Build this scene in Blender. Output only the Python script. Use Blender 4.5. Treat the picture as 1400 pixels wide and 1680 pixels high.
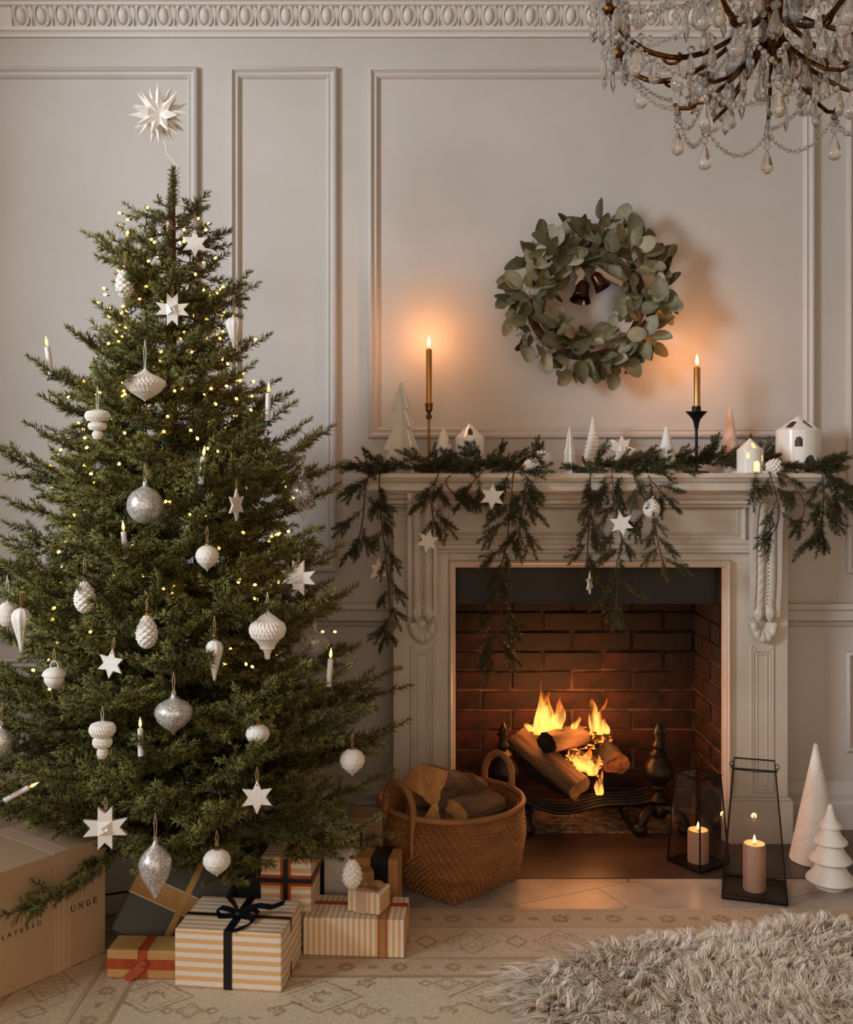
import bpy, math, random
import numpy as np
from mathutils import Vector, Matrix, Euler
R = math.radians; PI = math.pi
for o in list(bpy.data.objects): bpy.data.objects.remove(o)
sc = bpy.context.scene
col = sc.collection
rnd = random.Random(7)
# ------------------------------------------------------------------ camera, light, exposure
F, CX, CY, H = 1700.0, 700.0, 775.0, 1.26      # focal length in px of a 1400x1680 frame, vanishing point, eye height
cam = bpy.data.cameras.new('camera'); camo = bpy.data.objects.new('camera', cam); col.objects.link(camo)
camo.location = (0, 0, H); camo.rotation_euler = (R(90), 0, 0)
cam.sensor_fit = 'AUTO'; cam.sensor_width = 36; cam.lens = F/1680*36; cam.shift_y = -(840-CY)/1680
cam.clip_start = .05
sc.camera = camo
vs = sc.view_settings
vs.view_transform = 'Standard'; vs.look = 'None'; vs.exposure = 0.0; vs.gamma = 1; vs.use_curve_mapping = False
w = bpy.data.worlds.new('world'); sc.world = w; w.use_nodes = True
bg = w.node_tree.nodes['Background']; bg.inputs[0].default_value = (1, .75, .53, 1); bg.inputs[1].default_value = 1.45
sc.cycles.max_bounces = 6; sc.cycles.transparent_max_bounces = 14; sc.cycles.glossy_bounces = 3; sc.cycles.transmission_bounces = 6
sc.cycles.diffuse_bounces = 3; sc.cycles.use_adaptive_sampling = True; sc.cycles.adaptive_threshold = .035; sc.cycles.sample_clamp_indirect = 4; sc.cycles.use_denoising = True
sc.cycles.caustics_reflective = False; sc.cycles.caustics_refractive = False
def light(name, kind, loc, power, color, **k):
    l = bpy.data.lights.new(name, kind); l.energy = power; l.color = color
    o = bpy.data.objects.new(name, l); col.objects.link(o); o.location = loc
    for a, b in k.items():
        if a == 'look': o.rotation_euler = (Vector(b)-Vector(loc)).to_track_quat('-Z', 'Y').to_euler()
        else: setattr(l, a, b)
    return o
# daylight through the window in the left wall
light('window_daylight', 'AREA', (-4.2, -.1, 2.4), 215, (.79, .91, 1), shape='RECTANGLE', size=1.1, size_y=1.4, look=(.3, 3.2, 1.4))

# ------------------------------------------------------------------ helpers
def X(px, d): return (px-CX)*d/F
def Z(py, d): return H-(py-CY)*d/F
def P(px, py, d): return Vector((X(px, d), d, Z(py, d)))
def s2l(c): return c/12.92 if c <= .04045 else ((c+.055)/1.055)**2.4
def C(r, g, b): return (s2l(r/255), s2l(g/255), s2l(b/255), 1)

class MB:
    def __init__(s): s.v = []; s.f = []; s.m = []
    def add(s, vs, fs, mi=0, M=None):
        o = len(s.v)
        s.v += [tuple(M @ Vector(v)) for v in vs] if M is not None else [tuple(v) for v in vs]
        s.f += [tuple(i+o for i in f) for f in fs]; s.m += [mi]*len(fs); return s
    def box(s, a, b, M=None, mi=0):
        x0, y0, z0 = a; x1, y1, z1 = b
        return s.add([(x0,y0,z0),(x1,y0,z0),(x1,y1,z0),(x0,y1,z0),(x0,y0,z1),(x1,y0,z1),(x1,y1,z1),(x0,y1,z1)],
                     [(0,3,2,1),(4,5,6,7),(0,1,5,4),(1,2,6,5),(2,3,7,6),(3,0,4,7)], mi, M)
    def lathe(s, prof, n=24, M=None, mi=0, rf=None, c=(0,0,0)):
        vs = []; fs = []
        for i, (r, z) in enumerate(prof):
            for k in range(n):
                t = 2*PI*k/n; q = r if rf is None else rf(t, r, z, i)
                vs.append((c[0]+q*math.cos(t), c[1]+q*math.sin(t), c[2]+z))
        for i in range(len(prof)-1):
            for k in range(n):
                a = i*n+k; b = i*n+(k+1) % n; fs.append((a, b, b+n, a+n))
        if prof[0][0] > 1e-6: fs.append(tuple(range(n-1, -1, -1)))
        if prof[-1][0] > 1e-6: fs.append(tuple((len(prof)-1)*n+k for k in range(n)))
        return s.add(vs, fs, mi, M)
    def tube(s, pts, r, n=6, mi=0, M=None, caps=True, closed=False):
        pts = [Vector(p) for p in pts]; N = len(pts)
        rr = r if isinstance(r, (list, tuple)) else [r]*N
        vs = []; fs = []; up = None
        for i, p in enumerate(pts):
            if closed: t = pts[(i+1) % N]-pts[i-1]
            else: t = pts[min(i+1, N-1)]-pts[max(i-1, 0)]
            t = t.normalized() if t.length > 1e-9 else Vector((0,0,1))
            if up is None: up = t.orthogonal().normalized()
            up = up-t*up.dot(t); up = up.normalized() if up.length > 1e-6 else t.orthogonal().normalized()
            b = t.cross(up)
            for k in range(n):
                a = 2*PI*k/n; vs.append(p+(up*math.cos(a)+b*math.sin(a))*rr[i])
        for i in range(N if closed else N-1):
            for k in range(n):
                a = i*n+k; b2 = i*n+(k+1) % n; j = (i+1) % N
                fs.append((a, b2, j*n+(k+1) % n, j*n+k))
        if caps and not closed: fs += [tuple(range(n-1, -1, -1)), tuple((N-1)*n+k for k in range(n))]
        return s.add(vs, fs, mi, M)
    def prism(s, poly, h0, h1, M=None, mi=0):           # polygon in the xz plane, extruded along y from h0 to h1
        n = len(poly)
        vs = [(x, h0, z) for x, z in poly]+[(x, h1, z) for x, z in poly]
        fs = [tuple(range(n)), tuple(range(2*n-1, n-1, -1))]+[(i, i+n, (i+1) % n+n, (i+1) % n) for i in range(n)]
        return s.add(vs, fs, mi, M)
    def sphere(s, c, r, n=12, m=8, M=None, mi=0, sc_=(1,1,1)):
        pr = [(max(math.sin(PI*i/m), 0)*r if 0 < i < m else 0, -math.cos(PI*i/m)*r) for i in range(m+1)]
        T = Matrix.Translation(c) @ Matrix.Diagonal((*sc_, 1))
        return s.lathe(pr, n, (M @ T) if M is not None else T, mi)
    def ribbon(s, pts, side, wd, th=.0008, mi=0, M=None):  # a strip: centre line, side vector(s), width
        pts = [Vector(p) for p in pts]; N = len(pts); vs = []; fs = []
        for i, p in enumerate(pts):
            t = (pts[min(i+1, N-1)]-pts[max(i-1, 0)]).normalized()
            sd = Vector(side[i] if isinstance(side, list) else side).normalized(); nn = t.cross(sd).normalized()
            ww = wd[i] if isinstance(wd, list) else wd
            for a, b in ((-1,-1),(1,-1),(1,1),(-1,1)): vs.append(p+sd*ww/2*a+nn*th*b)
        for i in range(N-1):
            for k in range(4): fs.append((i*4+k, i*4+(k+1) % 4, (i+1)*4+(k+1) % 4, (i+1)*4+k))
        fs += [(3,2,1,0), tuple((N-1)*4+k for k in range(4))]
        return s.add(vs, fs, mi, M)
    def mesh(s, name, mats, smooth=None):
        me = bpy.data.meshes.new(name); me.from_pydata(s.v, [], s.f)
        for m in (mats if isinstance(mats, (list, tuple)) else [mats]): me.materials.append(m)
        if any(s.m): me.polygons.foreach_set('material_index', s.m)
        me.validate(); 
        if smooth is not None: me.shade_smooth(); me.set_sharp_from_angle(angle=R(smooth))
        return me
    def build(s, name, mats, parent=None, smooth=40, bevel=0, world=False, seg=2):
        if world and parent is not None:
            inv = parent.matrix_basis.inverted(); s.v = [tuple(inv @ Vector(v)) for v in s.v]
        o = bpy.data.objects.new(name, s.mesh(name, mats, smooth)); col.objects.link(o); o.parent = parent
        if bevel:
            b = o.modifiers.new('bevel', 'BEVEL'); b.width = bevel; b.segments = seg; b.limit_method = 'ANGLE'; b.angle_limit = R(40)
        return o
def link(name, me, parent=None, M=None):
    o = bpy.data.objects.new(name, me); col.objects.link(o); o.parent = parent
    if M is not None: o.matrix_basis = M
    return o
def tag(o, label, cat, group=None, kind=None):
    o['label'] = label; o['category'] = cat
    if group: o['group'] = group
    if kind: o['kind'] = kind
    return o
def thing(name, label, cat, loc=(0,0,0), rot=(0,0,0), group=None):
    o = bpy.data.objects.new(name, None); col.objects.link(o); o.location = loc; o.rotation_euler = rot; o.empty_display_size = .05
    o.matrix_basis = Matrix.Translation(loc) @ Euler(rot).to_matrix().to_4x4()
    return tag(o, label, cat, group)
def struct(o, label=None): 
    o['kind'] = 'structure'
    if label: o['label'] = label
    return o
def moulding(mb, path, prof, closed, mp, mi=0):
    """sweep profile (u = offset to the left of the path direction, h = height off the plane) along a 2D path with mitred corners"""
    N = len(path); pts = [Vector(p) for p in path]; n = len(prof); vs = []; fs = []
    for i, p in enumerate(pts):
        a = (p-pts[i-1]) if (closed or i > 0) else None
        b = (pts[(i+1) % N]-p) if (closed or i < N-1) else None
        a = (a if a is not None else b).normalized(); b = (b if b is not None else a).normalized()
        na = Vector((-a.y, a.x)); nb = Vector((-b.y, b.x)); m = (na+nb); m = m/max(m.dot(na), .2)
        for u, h in prof:
            q = p+m*u; vs.append(mp(q.x, q.y, h))
    for i in range(N if closed else N-1):
        j = (i+1) % N
        for k in range(n-1): fs.append((i*n+k, i*n+k+1, j*n+k+1, j*n+k))
    if not closed: fs += [tuple(range(n-1, -1, -1)), tuple((N-1)*n+k for k in range(n))]
    return mb.add(vs, fs, mi)

# ------------------------------------------------------------------ materials
MATS = {}
def mat(name, c1, c2=None, rough=.5, metal=0, scale=20, bump=0, bscale=60, emit=None, es=0, spec=.5, sss=0, stretch=None, detail=4, lo=.35, hi=.65, trans=0, ior=1.45, coat=0, rnd_v=0):
    m = bpy.data.materials.new(name); m.use_nodes = True; nt = m.node_tree; p = nt.nodes['Principled BSDF']; L = nt.links.new
    p.inputs['Base Color'].default_value = c1; p.inputs['Roughness'].default_value = rough; p.inputs['Metallic'].default_value = metal
    p.inputs['Specular IOR Level'].default_value = spec; p.inputs['IOR'].default_value = ior
    if trans: p.inputs['Transmission Weight'].default_value = trans
    if coat: p.inputs['Coat Weight'].default_value = coat; p.inputs['Coat Roughness'].default_value = .1
    if sss: p.inputs['Subsurface Weight'].default_value = sss; p.inputs['Subsurface Radius'].default_value = (.02, .01, .006)
    if emit: p.inputs['Emission Color'].default_value = emit; p.inputs['Emission Strength'].default_value = es
    tc = nt.nodes.new('ShaderNodeTexCoord'); src = tc.outputs['Object']
    if stretch:
        mpn = nt.nodes.new('ShaderNodeMapping'); mpn.inputs['Scale'].default_value = stretch; L(src, mpn.inputs[0]); src = mpn.outputs[0]
    out = None
    if c2:
        nz = nt.nodes.new('ShaderNodeTexNoise'); nz.inputs['Scale'].default_value = scale; nz.inputs['Detail'].default_value = detail; L(src, nz.inputs['Vector'])
        rp = nt.nodes.new('ShaderNodeValToRGB'); rp.color_ramp.elements[0].position = lo; rp.color_ramp.elements[1].position = hi
        rp.color_ramp.elements[0].color = c1; rp.color_ramp.elements[1].color = c2; L(nz.outputs['Fac'], rp.inputs[0]); out = rp.outputs[0]
    if rnd_v:
        oi = nt.nodes.new('ShaderNodeObjectInfo'); hs = nt.nodes.new('ShaderNodeHueSaturation')
        mr = nt.nodes.new('ShaderNodeMapRange'); mr.inputs[3].default_value = 1-rnd_v; mr.inputs[4].default_value = 1+rnd_v
        L(oi.outputs['Random'], mr.inputs[0]); L(mr.outputs[0], hs.inputs['Value'])
        if out is not None: L(out, hs.inputs['Color'])
        else: hs.inputs['Color'].default_value = c1
        out = hs.outputs[0]
    if out is not None: L(out, p.inputs['Base Color'])
    if bump:
        nb = nt.nodes.new('ShaderNodeTexNoise'); nb.inputs['Scale'].default_value = bscale; nb.inputs['Detail'].default_value = 5; L(src, nb.inputs['Vector'])
        bp = nt.nodes.new('ShaderNodeBump'); bp.inputs['Strength'].default_value = bump; bp.inputs['Distance'].default_value = .004
        L(nb.outputs['Fac'], bp.inputs['Height']); L(bp.outputs[0], p.inputs['Normal'])
    MATS[name] = m; return m
def emis(name, c, st):
    m = bpy.data.materials.new(name); m.use_nodes = True; nt = m.node_tree; nt.nodes.remove(nt.nodes['Principled BSDF'])
    e = nt.nodes.new('ShaderNodeEmission'); e.inputs[0].default_value = c; e.inputs[1].default_value = st
    nt.links.new(e.outputs[0], nt.nodes['Material Output'].inputs[0]); MATS[name] = m; return m
def stripes(name, c1, c2, axis, freq, duty=.5, axis2=None):
    """paper printed with stripes; axis: object axis the bands alternate along (top face may use axis2)"""
    m = mat(name, c1, rough=.62); nt = m.node_tree; L = nt.links.new; p = nt.nodes['Principled BSDF']
    tc = nt.nodes.new('ShaderNodeTexCoord'); sx = nt.nodes.new('ShaderNodeSeparateXYZ'); L(tc.outputs['Object'], sx.inputs[0])
    def band(ax):
        a = nt.nodes.new('ShaderNodeMath'); a.operation = 'MULTIPLY_ADD'; a.inputs[1].default_value = freq; a.inputs[2].default_value = 100.25; L(sx.outputs[ax], a.inputs[0])
        f = nt.nodes.new('ShaderNodeMath'); f.operation = 'FRACT'; L(a.outputs[0], f.inputs[0])
        g = nt.nodes.new('ShaderNodeMath'); g.operation = 'GREATER_THAN'; g.inputs[1].default_value = duty; L(f.outputs[0], g.inputs[0]); return g.outputs[0]
    fac = band(axis)
    if axis2 is not None:
        geo = nt.nodes.new('ShaderNodeNewGeometry'); sn = nt.nodes.new('ShaderNodeSeparateXYZ'); L(tc.outputs['Normal'], sn.inputs[0])
        ab = nt.nodes.new('ShaderNodeMath'); ab.operation = 'ABSOLUTE'; L(sn.outputs['XYZ'.index('Z') if axis == 2 else axis], ab.inputs[0])
        gt = nt.nodes.new('ShaderNodeMath'); gt.operation = 'GREATER_THAN'; gt.inputs[1].default_value = .7; L(ab.outputs[0], gt.inputs[0])
        mxf = nt.nodes.new('ShaderNodeMix'); L(gt.outputs[0], mxf.inputs[0]); L(fac, mxf.inputs[2]); L(band(axis2), mxf.inputs[3]); fac = mxf.outputs[0]
    mx = nt.nodes.new('ShaderNodeMix'); mx.data_type = 'RGBA'; L(fac, mx.inputs[0]); mx.inputs[6].default_value = c1; mx.inputs[7].default_value = c2
    L(mx.outputs[2], p.inputs['Base Color'])
    nz = nt.nodes.new('ShaderNodeTexNoise'); nz.inputs['Scale'].default_value = 25; bp = nt.nodes.new('ShaderNodeBump'); bp.inputs['Strength'].default_value = .25; bp.inputs['Distance'].default_value = .004
    L(tc.outputs['Object'], nz.inputs[0]); L(nz.outputs[0], bp.inputs['Height']); L(bp.outputs[0], p.inputs['Normal'])
    return m
def attr_mat(name, rough=.6, attr='tint', spec=.4, rnd_v=0, sss=0):
    m = mat(name, (.5,.5,.5,1), rough=rough, spec=spec, sss=sss); nt = m.node_tree
    a = nt.nodes.new('ShaderNodeVertexColor'); a.layer_name = attr; out = a.outputs[0]
    if rnd_v:
        oi = nt.nodes.new('ShaderNodeObjectInfo'); hs = nt.nodes.new('ShaderNodeHueSaturation'); mr = nt.nodes.new('ShaderNodeMapRange')
        mr.inputs[3].default_value = 1-rnd_v; mr.inputs[4].default_value = 1+rnd_v
        nt.links.new(oi.outputs['Random'], mr.inputs[0]); nt.links.new(mr.outputs[0], hs.inputs['Value']); nt.links.new(out, hs.inputs['Color']); out = hs.outputs[0]
    nt.links.new(out, nt.nodes['Principled BSDF'].inputs['Base Color'])
    return m
def thin_glass(name, tint, rough=.02, refl_ior=1.5, clear=1.0):
    m = bpy.data.materials.new(name); m.use_nodes = True; nt = m.node_tree; nt.nodes.remove(nt.nodes['Principled BSDF']); L = nt.links.new
    t = nt.nodes.new('ShaderNodeBsdfTransparent'); t.inputs[0].default_value = tint
    g = nt.nodes.new('ShaderNodeBsdfGlossy'); g.inputs['Roughness'].default_value = rough
    fr = nt.nodes.new('ShaderNodeFresnel'); ge = nt.nodes.new('ShaderNodeNewGeometry'); mi_ = nt.nodes.new('ShaderNodeMix'); mi_.inputs[2].default_value = refl_ior; mi_.inputs[3].default_value = 1/refl_ior
    L(ge.outputs['Backfacing'], mi_.inputs[0]); L(mi_.outputs[0], fr.inputs[0])      # a pane reflects alike from both sides
    mx = nt.nodes.new('ShaderNodeMixShader'); L(fr.outputs[0], mx.inputs[0]); L(t.outputs[0], mx.inputs[1]); L(g.outputs[0], mx.inputs[2])
    L(mx.outputs[0], nt.nodes['Material Output'].inputs[0]); MATS[name] = m; return m

WALL = mat('wall_paint', C(195,189,184), C(189,183,177), rough=.55, scale=3, bump=.04, bscale=90)
CORN = mat('cornice_plaster', C(214,208,201), rough=.5, bump=.05, bscale=120)
CEIL = mat('ceiling_paint', C(218,214,208), rough=.7, bump=.03)
STONE = mat('painted_stone', C(206,197,186), C(196,185,172), rough=.42, scale=6, bump=.06, bscale=70)
PORC = mat('porcelain', C(232,228,223), rough=.16, coat=.5)
BISQ = mat('bisque_ceramic', C(226,221,215), rough=.6, bump=.06, bscale=150)
BISQR = mat('textured_bisque', C(228,223,217), rough=.65, bump=.5, bscale=260)
GOLD = mat('antique_brass', C(150,108,58), C(105,72,36), rough=.33, metal=1, scale=40)
GOLDC = mat('gold_candle_wax', C(186,132,74), rough=.32, metal=.75)
BLACK = mat('black_iron', C(24,22,21), rough=.45, metal=.6, bump=.1)
IRON = mat('cast_iron', C(60,54,48), C(38,33,29), rough=.42, metal=.7, bump=.25, bscale=50)
WHITEP = mat('white_paper', C(236,231,224), rough=.8, sss=.0)
STRING = mat('jute_string', C(176,146,108), rough=.9)
WSTRING = mat('white_string', C(214,208,198), rough=.9)
CAPG = mat('cap_gold', C(170,128,72), rough=.3, metal=1)
DARKR = mat('black_satin', C(17,18,20), rough=.38)
BARK = mat('bark', C(122,94,70), C(52,39,30), rough=.9, scale=14, bump=1, bscale=45, stretch=(1,1,.25))
CUT = mat('cut_wood', C(196,146,92), C(168,116,68), rough=.85, scale=22, bump=.3, bscale=70)
TRUNK = mat('tree_trunk_bark', C(112,80,48), C(66,46,28), rough=.9, scale=30, bump=1, bscale=60)
def glitter(name, c, alpha):
    m = bpy.data.materials.new(name); m.use_nodes = True; nt = m.node_tree; p = nt.nodes['Principled BSDF']; L = nt.links.new
    p.inputs['Base Color'].default_value = c; p.inputs['Metallic'].default_value = .85; p.inputs['Roughness'].default_value = .3
    tc = nt.nodes.new('ShaderNodeTexCoord'); v = nt.nodes.new('ShaderNodeTexVoronoi'); v.inputs['Scale'].default_value = 360; L(tc.outputs['Object'], v.inputs['Vector'])
    bp = nt.nodes.new('ShaderNodeBump'); bp.inputs['Strength'].default_value = 1; bp.inputs['Distance'].default_value = .003
    sx = nt.nodes.new('ShaderNodeSeparateColor'); L(v.outputs['Color'], sx.inputs[0]); L(sx.outputs[0], bp.inputs['Height']); L(bp.outputs[0], p.inputs['Normal'])
    cr = nt.nodes.new('ShaderNodeValToRGB'); cr.color_ramp.elements[0].position = .25; cr.color_ramp.elements[1].position = .7; cr.color_ramp.elements[0].color = (c[0]*.5, c[1]*.5, c[2]*.5, 1); cr.color_ramp.elements[1].color = c
    L(sx.outputs[1], cr.inputs[0]); L(cr.outputs[0], p.inputs['Base Color']); p.inputs['Metallic'].default_value = .45
    rp = nt.nodes.new('ShaderNodeValToRGB'); rp.color_ramp.elements[0].position = alpha-.1; rp.color_ramp.elements[1].position = alpha+.1
    nz = nt.nodes.new('ShaderNodeTexNoise'); nz.inputs['Scale'].default_value = 300; L(tc.outputs['Object'], nz.inputs['Vector']); L(nz.outputs[0], rp.inputs[0])
    t = nt.nodes.new('ShaderNodeBsdfTransparent'); t.inputs[0].default_value = (.96,.96,.96,1)
    mx = nt.nodes.new('ShaderNodeMixShader'); L(rp.outputs[0], mx.inputs[0]); L(t.outputs[0], mx.inputs[1]); L(p.outputs[0], mx.inputs[2])
    L(mx.outputs[0], nt.nodes['Material Output'].inputs[0]); return m
GLIT = glitter('silver_glitter_glass', C(232,228,224), .30)
GLITC = glitter('clear_glitter_glass', C(236,228,218), .58)
GLASS = thin_glass('lantern_glass', (.80,.80,.80,1), refl_ior=1.55)
CRYS = mat('crystal', (1,.985,.96,1), rough=.0, trans=.84, ior=1.56)
CRYSW = mat('amber_crystal', (1,.9,.78,1), rough=.02, trans=.8, ior=1.5)
def flame_mat(name, stops, st, noise=0):
    m = bpy.data.materials.new(name); m.use_nodes = True; nt = m.node_tree; nt.nodes.remove(nt.nodes['Principled BSDF']); L = nt.links.new
    tc = nt.nodes.new('ShaderNodeTexCoord'); sx = nt.nodes.new('ShaderNodeSeparateXYZ'); L(tc.outputs['Generated'], sx.inputs[0])
    rp = nt.nodes.new('ShaderNodeValToRGB'); L(sx.outputs[2], rp.inputs[0])
    while len(rp.color_ramp.elements) < len(stops): rp.color_ramp.elements.new(.5)
    for e, (p_, c) in zip(rp.color_ramp.elements, stops): e.position = p_; e.color = c
    e = nt.nodes.new('ShaderNodeEmission'); e.inputs[1].default_value = st; L(rp.outputs[0], e.inputs[0])
    if noise:
        mpn = nt.nodes.new('ShaderNodeMapping'); mpn.inputs['Scale'].default_value = (1,1,.35); L(tc.outputs['Object'], mpn.inputs[0])
        nz = nt.nodes.new('ShaderNodeTexNoise'); nz.inputs['Scale'].default_value = 34; nz.inputs['Detail'].default_value = 3; nz.inputs['Distortion'].default_value = .6; L(mpn.outputs[0], nz.inputs['Vector'])
        ad = nt.nodes.new('ShaderNodeMath'); ad.operation = 'MULTIPLY_ADD'; ad.inputs[1].default_value = -.34; L(sx.outputs[2], ad.inputs[0]); L(nz.outputs['Fac'], ad.inputs[2])
        al = nt.nodes.new('ShaderNodeMapRange'); al.inputs[1].default_value = .22; al.inputs[2].default_value = .62; L(ad.outputs[0], al.inputs[0])
        t = nt.nodes.new('ShaderNodeBsdfTransparent'); mx = nt.nodes.new('ShaderNodeMixShader'); L(al.outputs[0], mx.inputs[0]); L(t.outputs[0], mx.inputs[1]); L(e.outputs[0], mx.inputs[2])
        L(mx.outputs[0], nt.nodes['Material Output'].inputs[0])
    else: L(e.outputs[0], nt.nodes['Material Output'].inputs[0])
    return m
FLAME = flame_mat('candle_flame', [(0,(1,.35,.06,1)),(.3,(1,.62,.2,1)),(.7,(1,.8,.42,1)),(1,(1,.6,.2,1))], 5)
LED = flame_mat('led_flame', [(0,(1,.6,.12,1)),(.5,(1,.82,.42,1)),(1,(1,.9,.6,1))], 1.5)
FIRE = flame_mat('fire_flame', [(0,(1,.42,.07,1)),(.35,(1,.46,.09,1)),(.7,(1,.26,.03,1)),(1,(1,.10,.01,1))], 2.3, noise=1)
BULB = emis('fairy_bulb', (1,.43,.055,1), 14)

# ================================================================== SETTING
YW = 3.68                                    # back wall plane
XL, XR, ZC = -2.35, 2.7, 3.04
FXC = .558                                   # fireplace centre line
OX0, OX1, OZ = .0988, 1.008, .937            # hearth opening
mb = MB()
mb.box((XL, -1.6, -.1), (XR, YW+.35, 0)); struct(mb.build('floor', mat('floor_boards', C(120,100,80), C(98,80,62), rough=.5, scale=8, stretch=(1,12,1)), smooth=None))
mb = MB(); mb.box((XL-.15, -1.6, ZC), (XR+.15, YW+.15, ZC+.1)); struct(mb.build('ceiling', CEIL, smooth=None))
mb = MB()                                    # back wall with the hole of the hearth
a0, a1, az = OX0-.03, OX1+.03, OZ+.03
mb.box((XL-.15, YW, 0), (a0, YW+.12, ZC)); mb.box((a1, YW, 0), (XR+.15, YW+.12, ZC)); mb.box((a0, YW, az), (a1, YW+.12, ZC))
wall = struct(mb.build('wall_back', WALL, smooth=None))
mb = MB()                                    # left wall with the window
wy0, wy1, wz0, wz1 = .5, 2.38, 1.2, 2.9
mb.box((XL-.15, -1.6, 0), (XL, wy0, ZC)); mb.box((XL-.15, wy1, 0), (XL, YW, ZC)); mb.box((XL-.15, wy0, 0), (XL, wy1, wz0)); mb.box((XL-.15, wy0, wz1), (XL, wy1, ZC))
struct(mb.build('wall_left', WALL, smooth=None))
mb = MB(); mb.box((XR, -1.6, 0), (XR+.15, YW, ZC)); struct(mb.build('wall_right', WALL, smooth=None))

# wall panel mouldings (mitred frames on the back wall)
PP = [(0,0),(.0,.014),(.004,.02),(.012,.022),(.017,.014),(.02,.011),(.026,.011),(.03,.015),(.034,.012),(.038,.004),(.04,0)]
def panel(n, px0, px1, py0, py1):
    mb = MB(); x0, x1, z1, z0 = X(px0, YW), X(px1, YW), Z(py0, YW), Z(py1, YW)
    moulding(mb, [(x0,z0),(x1,z0),(x1,z1),(x0,z1)], PP, True, lambda a, b, h: (a, YW-h, b))
    struct(mb.build('trim_%d' % n, WALL, smooth=50))
panel(1, -260, 326, 112, 938); panel(2, 377, 554, 112, 938); panel(3, 604, 1336, 112, 719); panel(4, 1388, 1600, 112, 940)
panel(5, -260, 326, 1078, 1240); panel(6, 377, 560, 1078, 1240); panel(7, 1386, 1600, 1068, 1232)
# dado rail and skirting
DP = [(0,0),(.006,.0),(.02,.012),(.026,.03),(.034,.03),(.038,.022),(.038,.012),(.03,.004),(.03,-.028),(.014,-.036),(.008,-.05),(0,-.055)]
zr = Z(1003, YW)
def rail(name, x0, x1, prof, z):
    mb = MB(); moulding(mb, [(x1, YW), (x0, YW)], [(u, h) for u, h in prof], False, lambda a, b, h: (a, b, z+h)); return struct(mb.build(name, WALL, smooth=30))
# path runs right to left so that "left of the path" is towards the room
SP = [(0,0),(.028,0),(.028,.09),(.022,.10),(.022,.125),(.014,.138),(.012,.155),(.006,.165),(0,.165)]
lx, rx = X(645, 3.5), X(1297, 3.5)
rail('trim_8', XL, lx-.002, DP, zr); rail('trim_9', rx+.002, XR, DP, zr)
rail('baseboard_left', XL, lx-.002, SP, 0); rail('baseboard_right', rx+.002, XR, SP, 0)
# cornice with egg-and-dart
zc = Z(63, YW)
CP = [(0,0),(.014,0),(.014,.01),(.02,.016),(.028,.018),(.03,.022),(.03,.03),(.02,.034),(.05,.088),(.066,.092),(.066,.10),(.078,.104),(.082,.118),(.094,.122),(.098,.134),(.112,.14),(.118,.15),(.118,.17),(.14,.18),(.17,.2),(.18,.225),(.18,ZC-zc),(0,ZC-zc)]
mb = MB(); moulding(mb, [(XR, YW), (XL, YW)], CP, False, lambda a, b, h: (a, b, zc+h))
corn = struct(mb.build('trim_10', CORN, smooth=30))
em = MB(); em.sphere((0,0,0), 1, 14, 10, sc_=(.018,.016,.0275)); egg_me = em.mesh('egg', CORN, 60)
em = MB()
for k in (1, 1.32): em.tube([(.0215*k*math.sin(t), -.004, -.0365*math.cos(t)*(.9+.1*k)+.004) for t in [(-2.55+5.1*i/18) for i in range(19)]], .0036, 6)
shell_me = em.mesh('shell', CORN, 60)
em = MB(); em.prism([(0,-.032),(.004,.0),(.0065,.026),(0,.032),(-.0065,.026),(-.004,0)], -.007, .006); dart_me = em.mesh('dart', CORN, 30)
sp = 33.6*3.62/F; ct = Matrix.Rotation(R(29), 4, 'X')
for i in range(-24, 22):
    for nm, me, dx in (('egg', egg_me, 0), ('shell', shell_me, 0), ('dart', dart_me, sp/2)):
        if not (-.02 < (F*(i*sp+dx+.006)/3.62+700) < 1440): continue
        link(nm, me, corn, Matrix.Translation((i*sp+dx+.006, YW-.037, zc+.063)) @ ct)

# window in the left wall (out of the frame, lights the room)
win = bpy.data.objects.new('window_1', None); col.objects.link(win); struct(win); win.location = (XL-.08, (wy0+wy1)/2, wz0)
mb = MB(); ww, wh = wy1-wy0, wz1-wz0
for a, b in (((-.03,-ww/2,0),(.03,-ww/2+.06,wh)), ((-.03,ww/2-.06,0),(.03,ww/2,wh)), ((-.03,-ww/2,0),(.03,ww/2,.06)), ((-.03,-ww/2,wh-.06),(.03,ww/2,wh))): mb.box(a, b)
mb.build('window_frame', CORN, win, smooth=None)

# ================================================================== HEARTH FLOOR, TILES, RUG
TILE = mat('marble_tile', C(190,178,166), C(160,146,132), rough=.38, scale=7, detail=8, bump=.05, rnd_v=.06, stretch=(1,1,1))
SLATE = mat('dark_slate', C(78,60,53), C(58,46,42), rough=.36, scale=9, bump=.06)  # grey slate reddened: part of the fire's reflection is put into the colour
tileroot = bpy.data.objects.new('floor_tiles', None); col.objects.link(tileroot); struct(tileroot, 'pale marble tiles between the rug and the fireplace hearth')
def clip(poly, axis, lim, keep_less):
    out = []
    for i in range(len(poly)):
        a, b = poly[i-1], poly[i]; ia = (a[axis] <= lim) == keep_less; ib = (b[axis] <= lim) == keep_less
        if ia != ib: t = (lim-a[axis])/(b[axis]-a[axis]); out.append((a[0]+t*(b[0]-a[0]), a[1]+t*(b[1]-a[1])))
        if ib: out.append(b)
    return out
tw, tl = .15, .45
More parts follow.
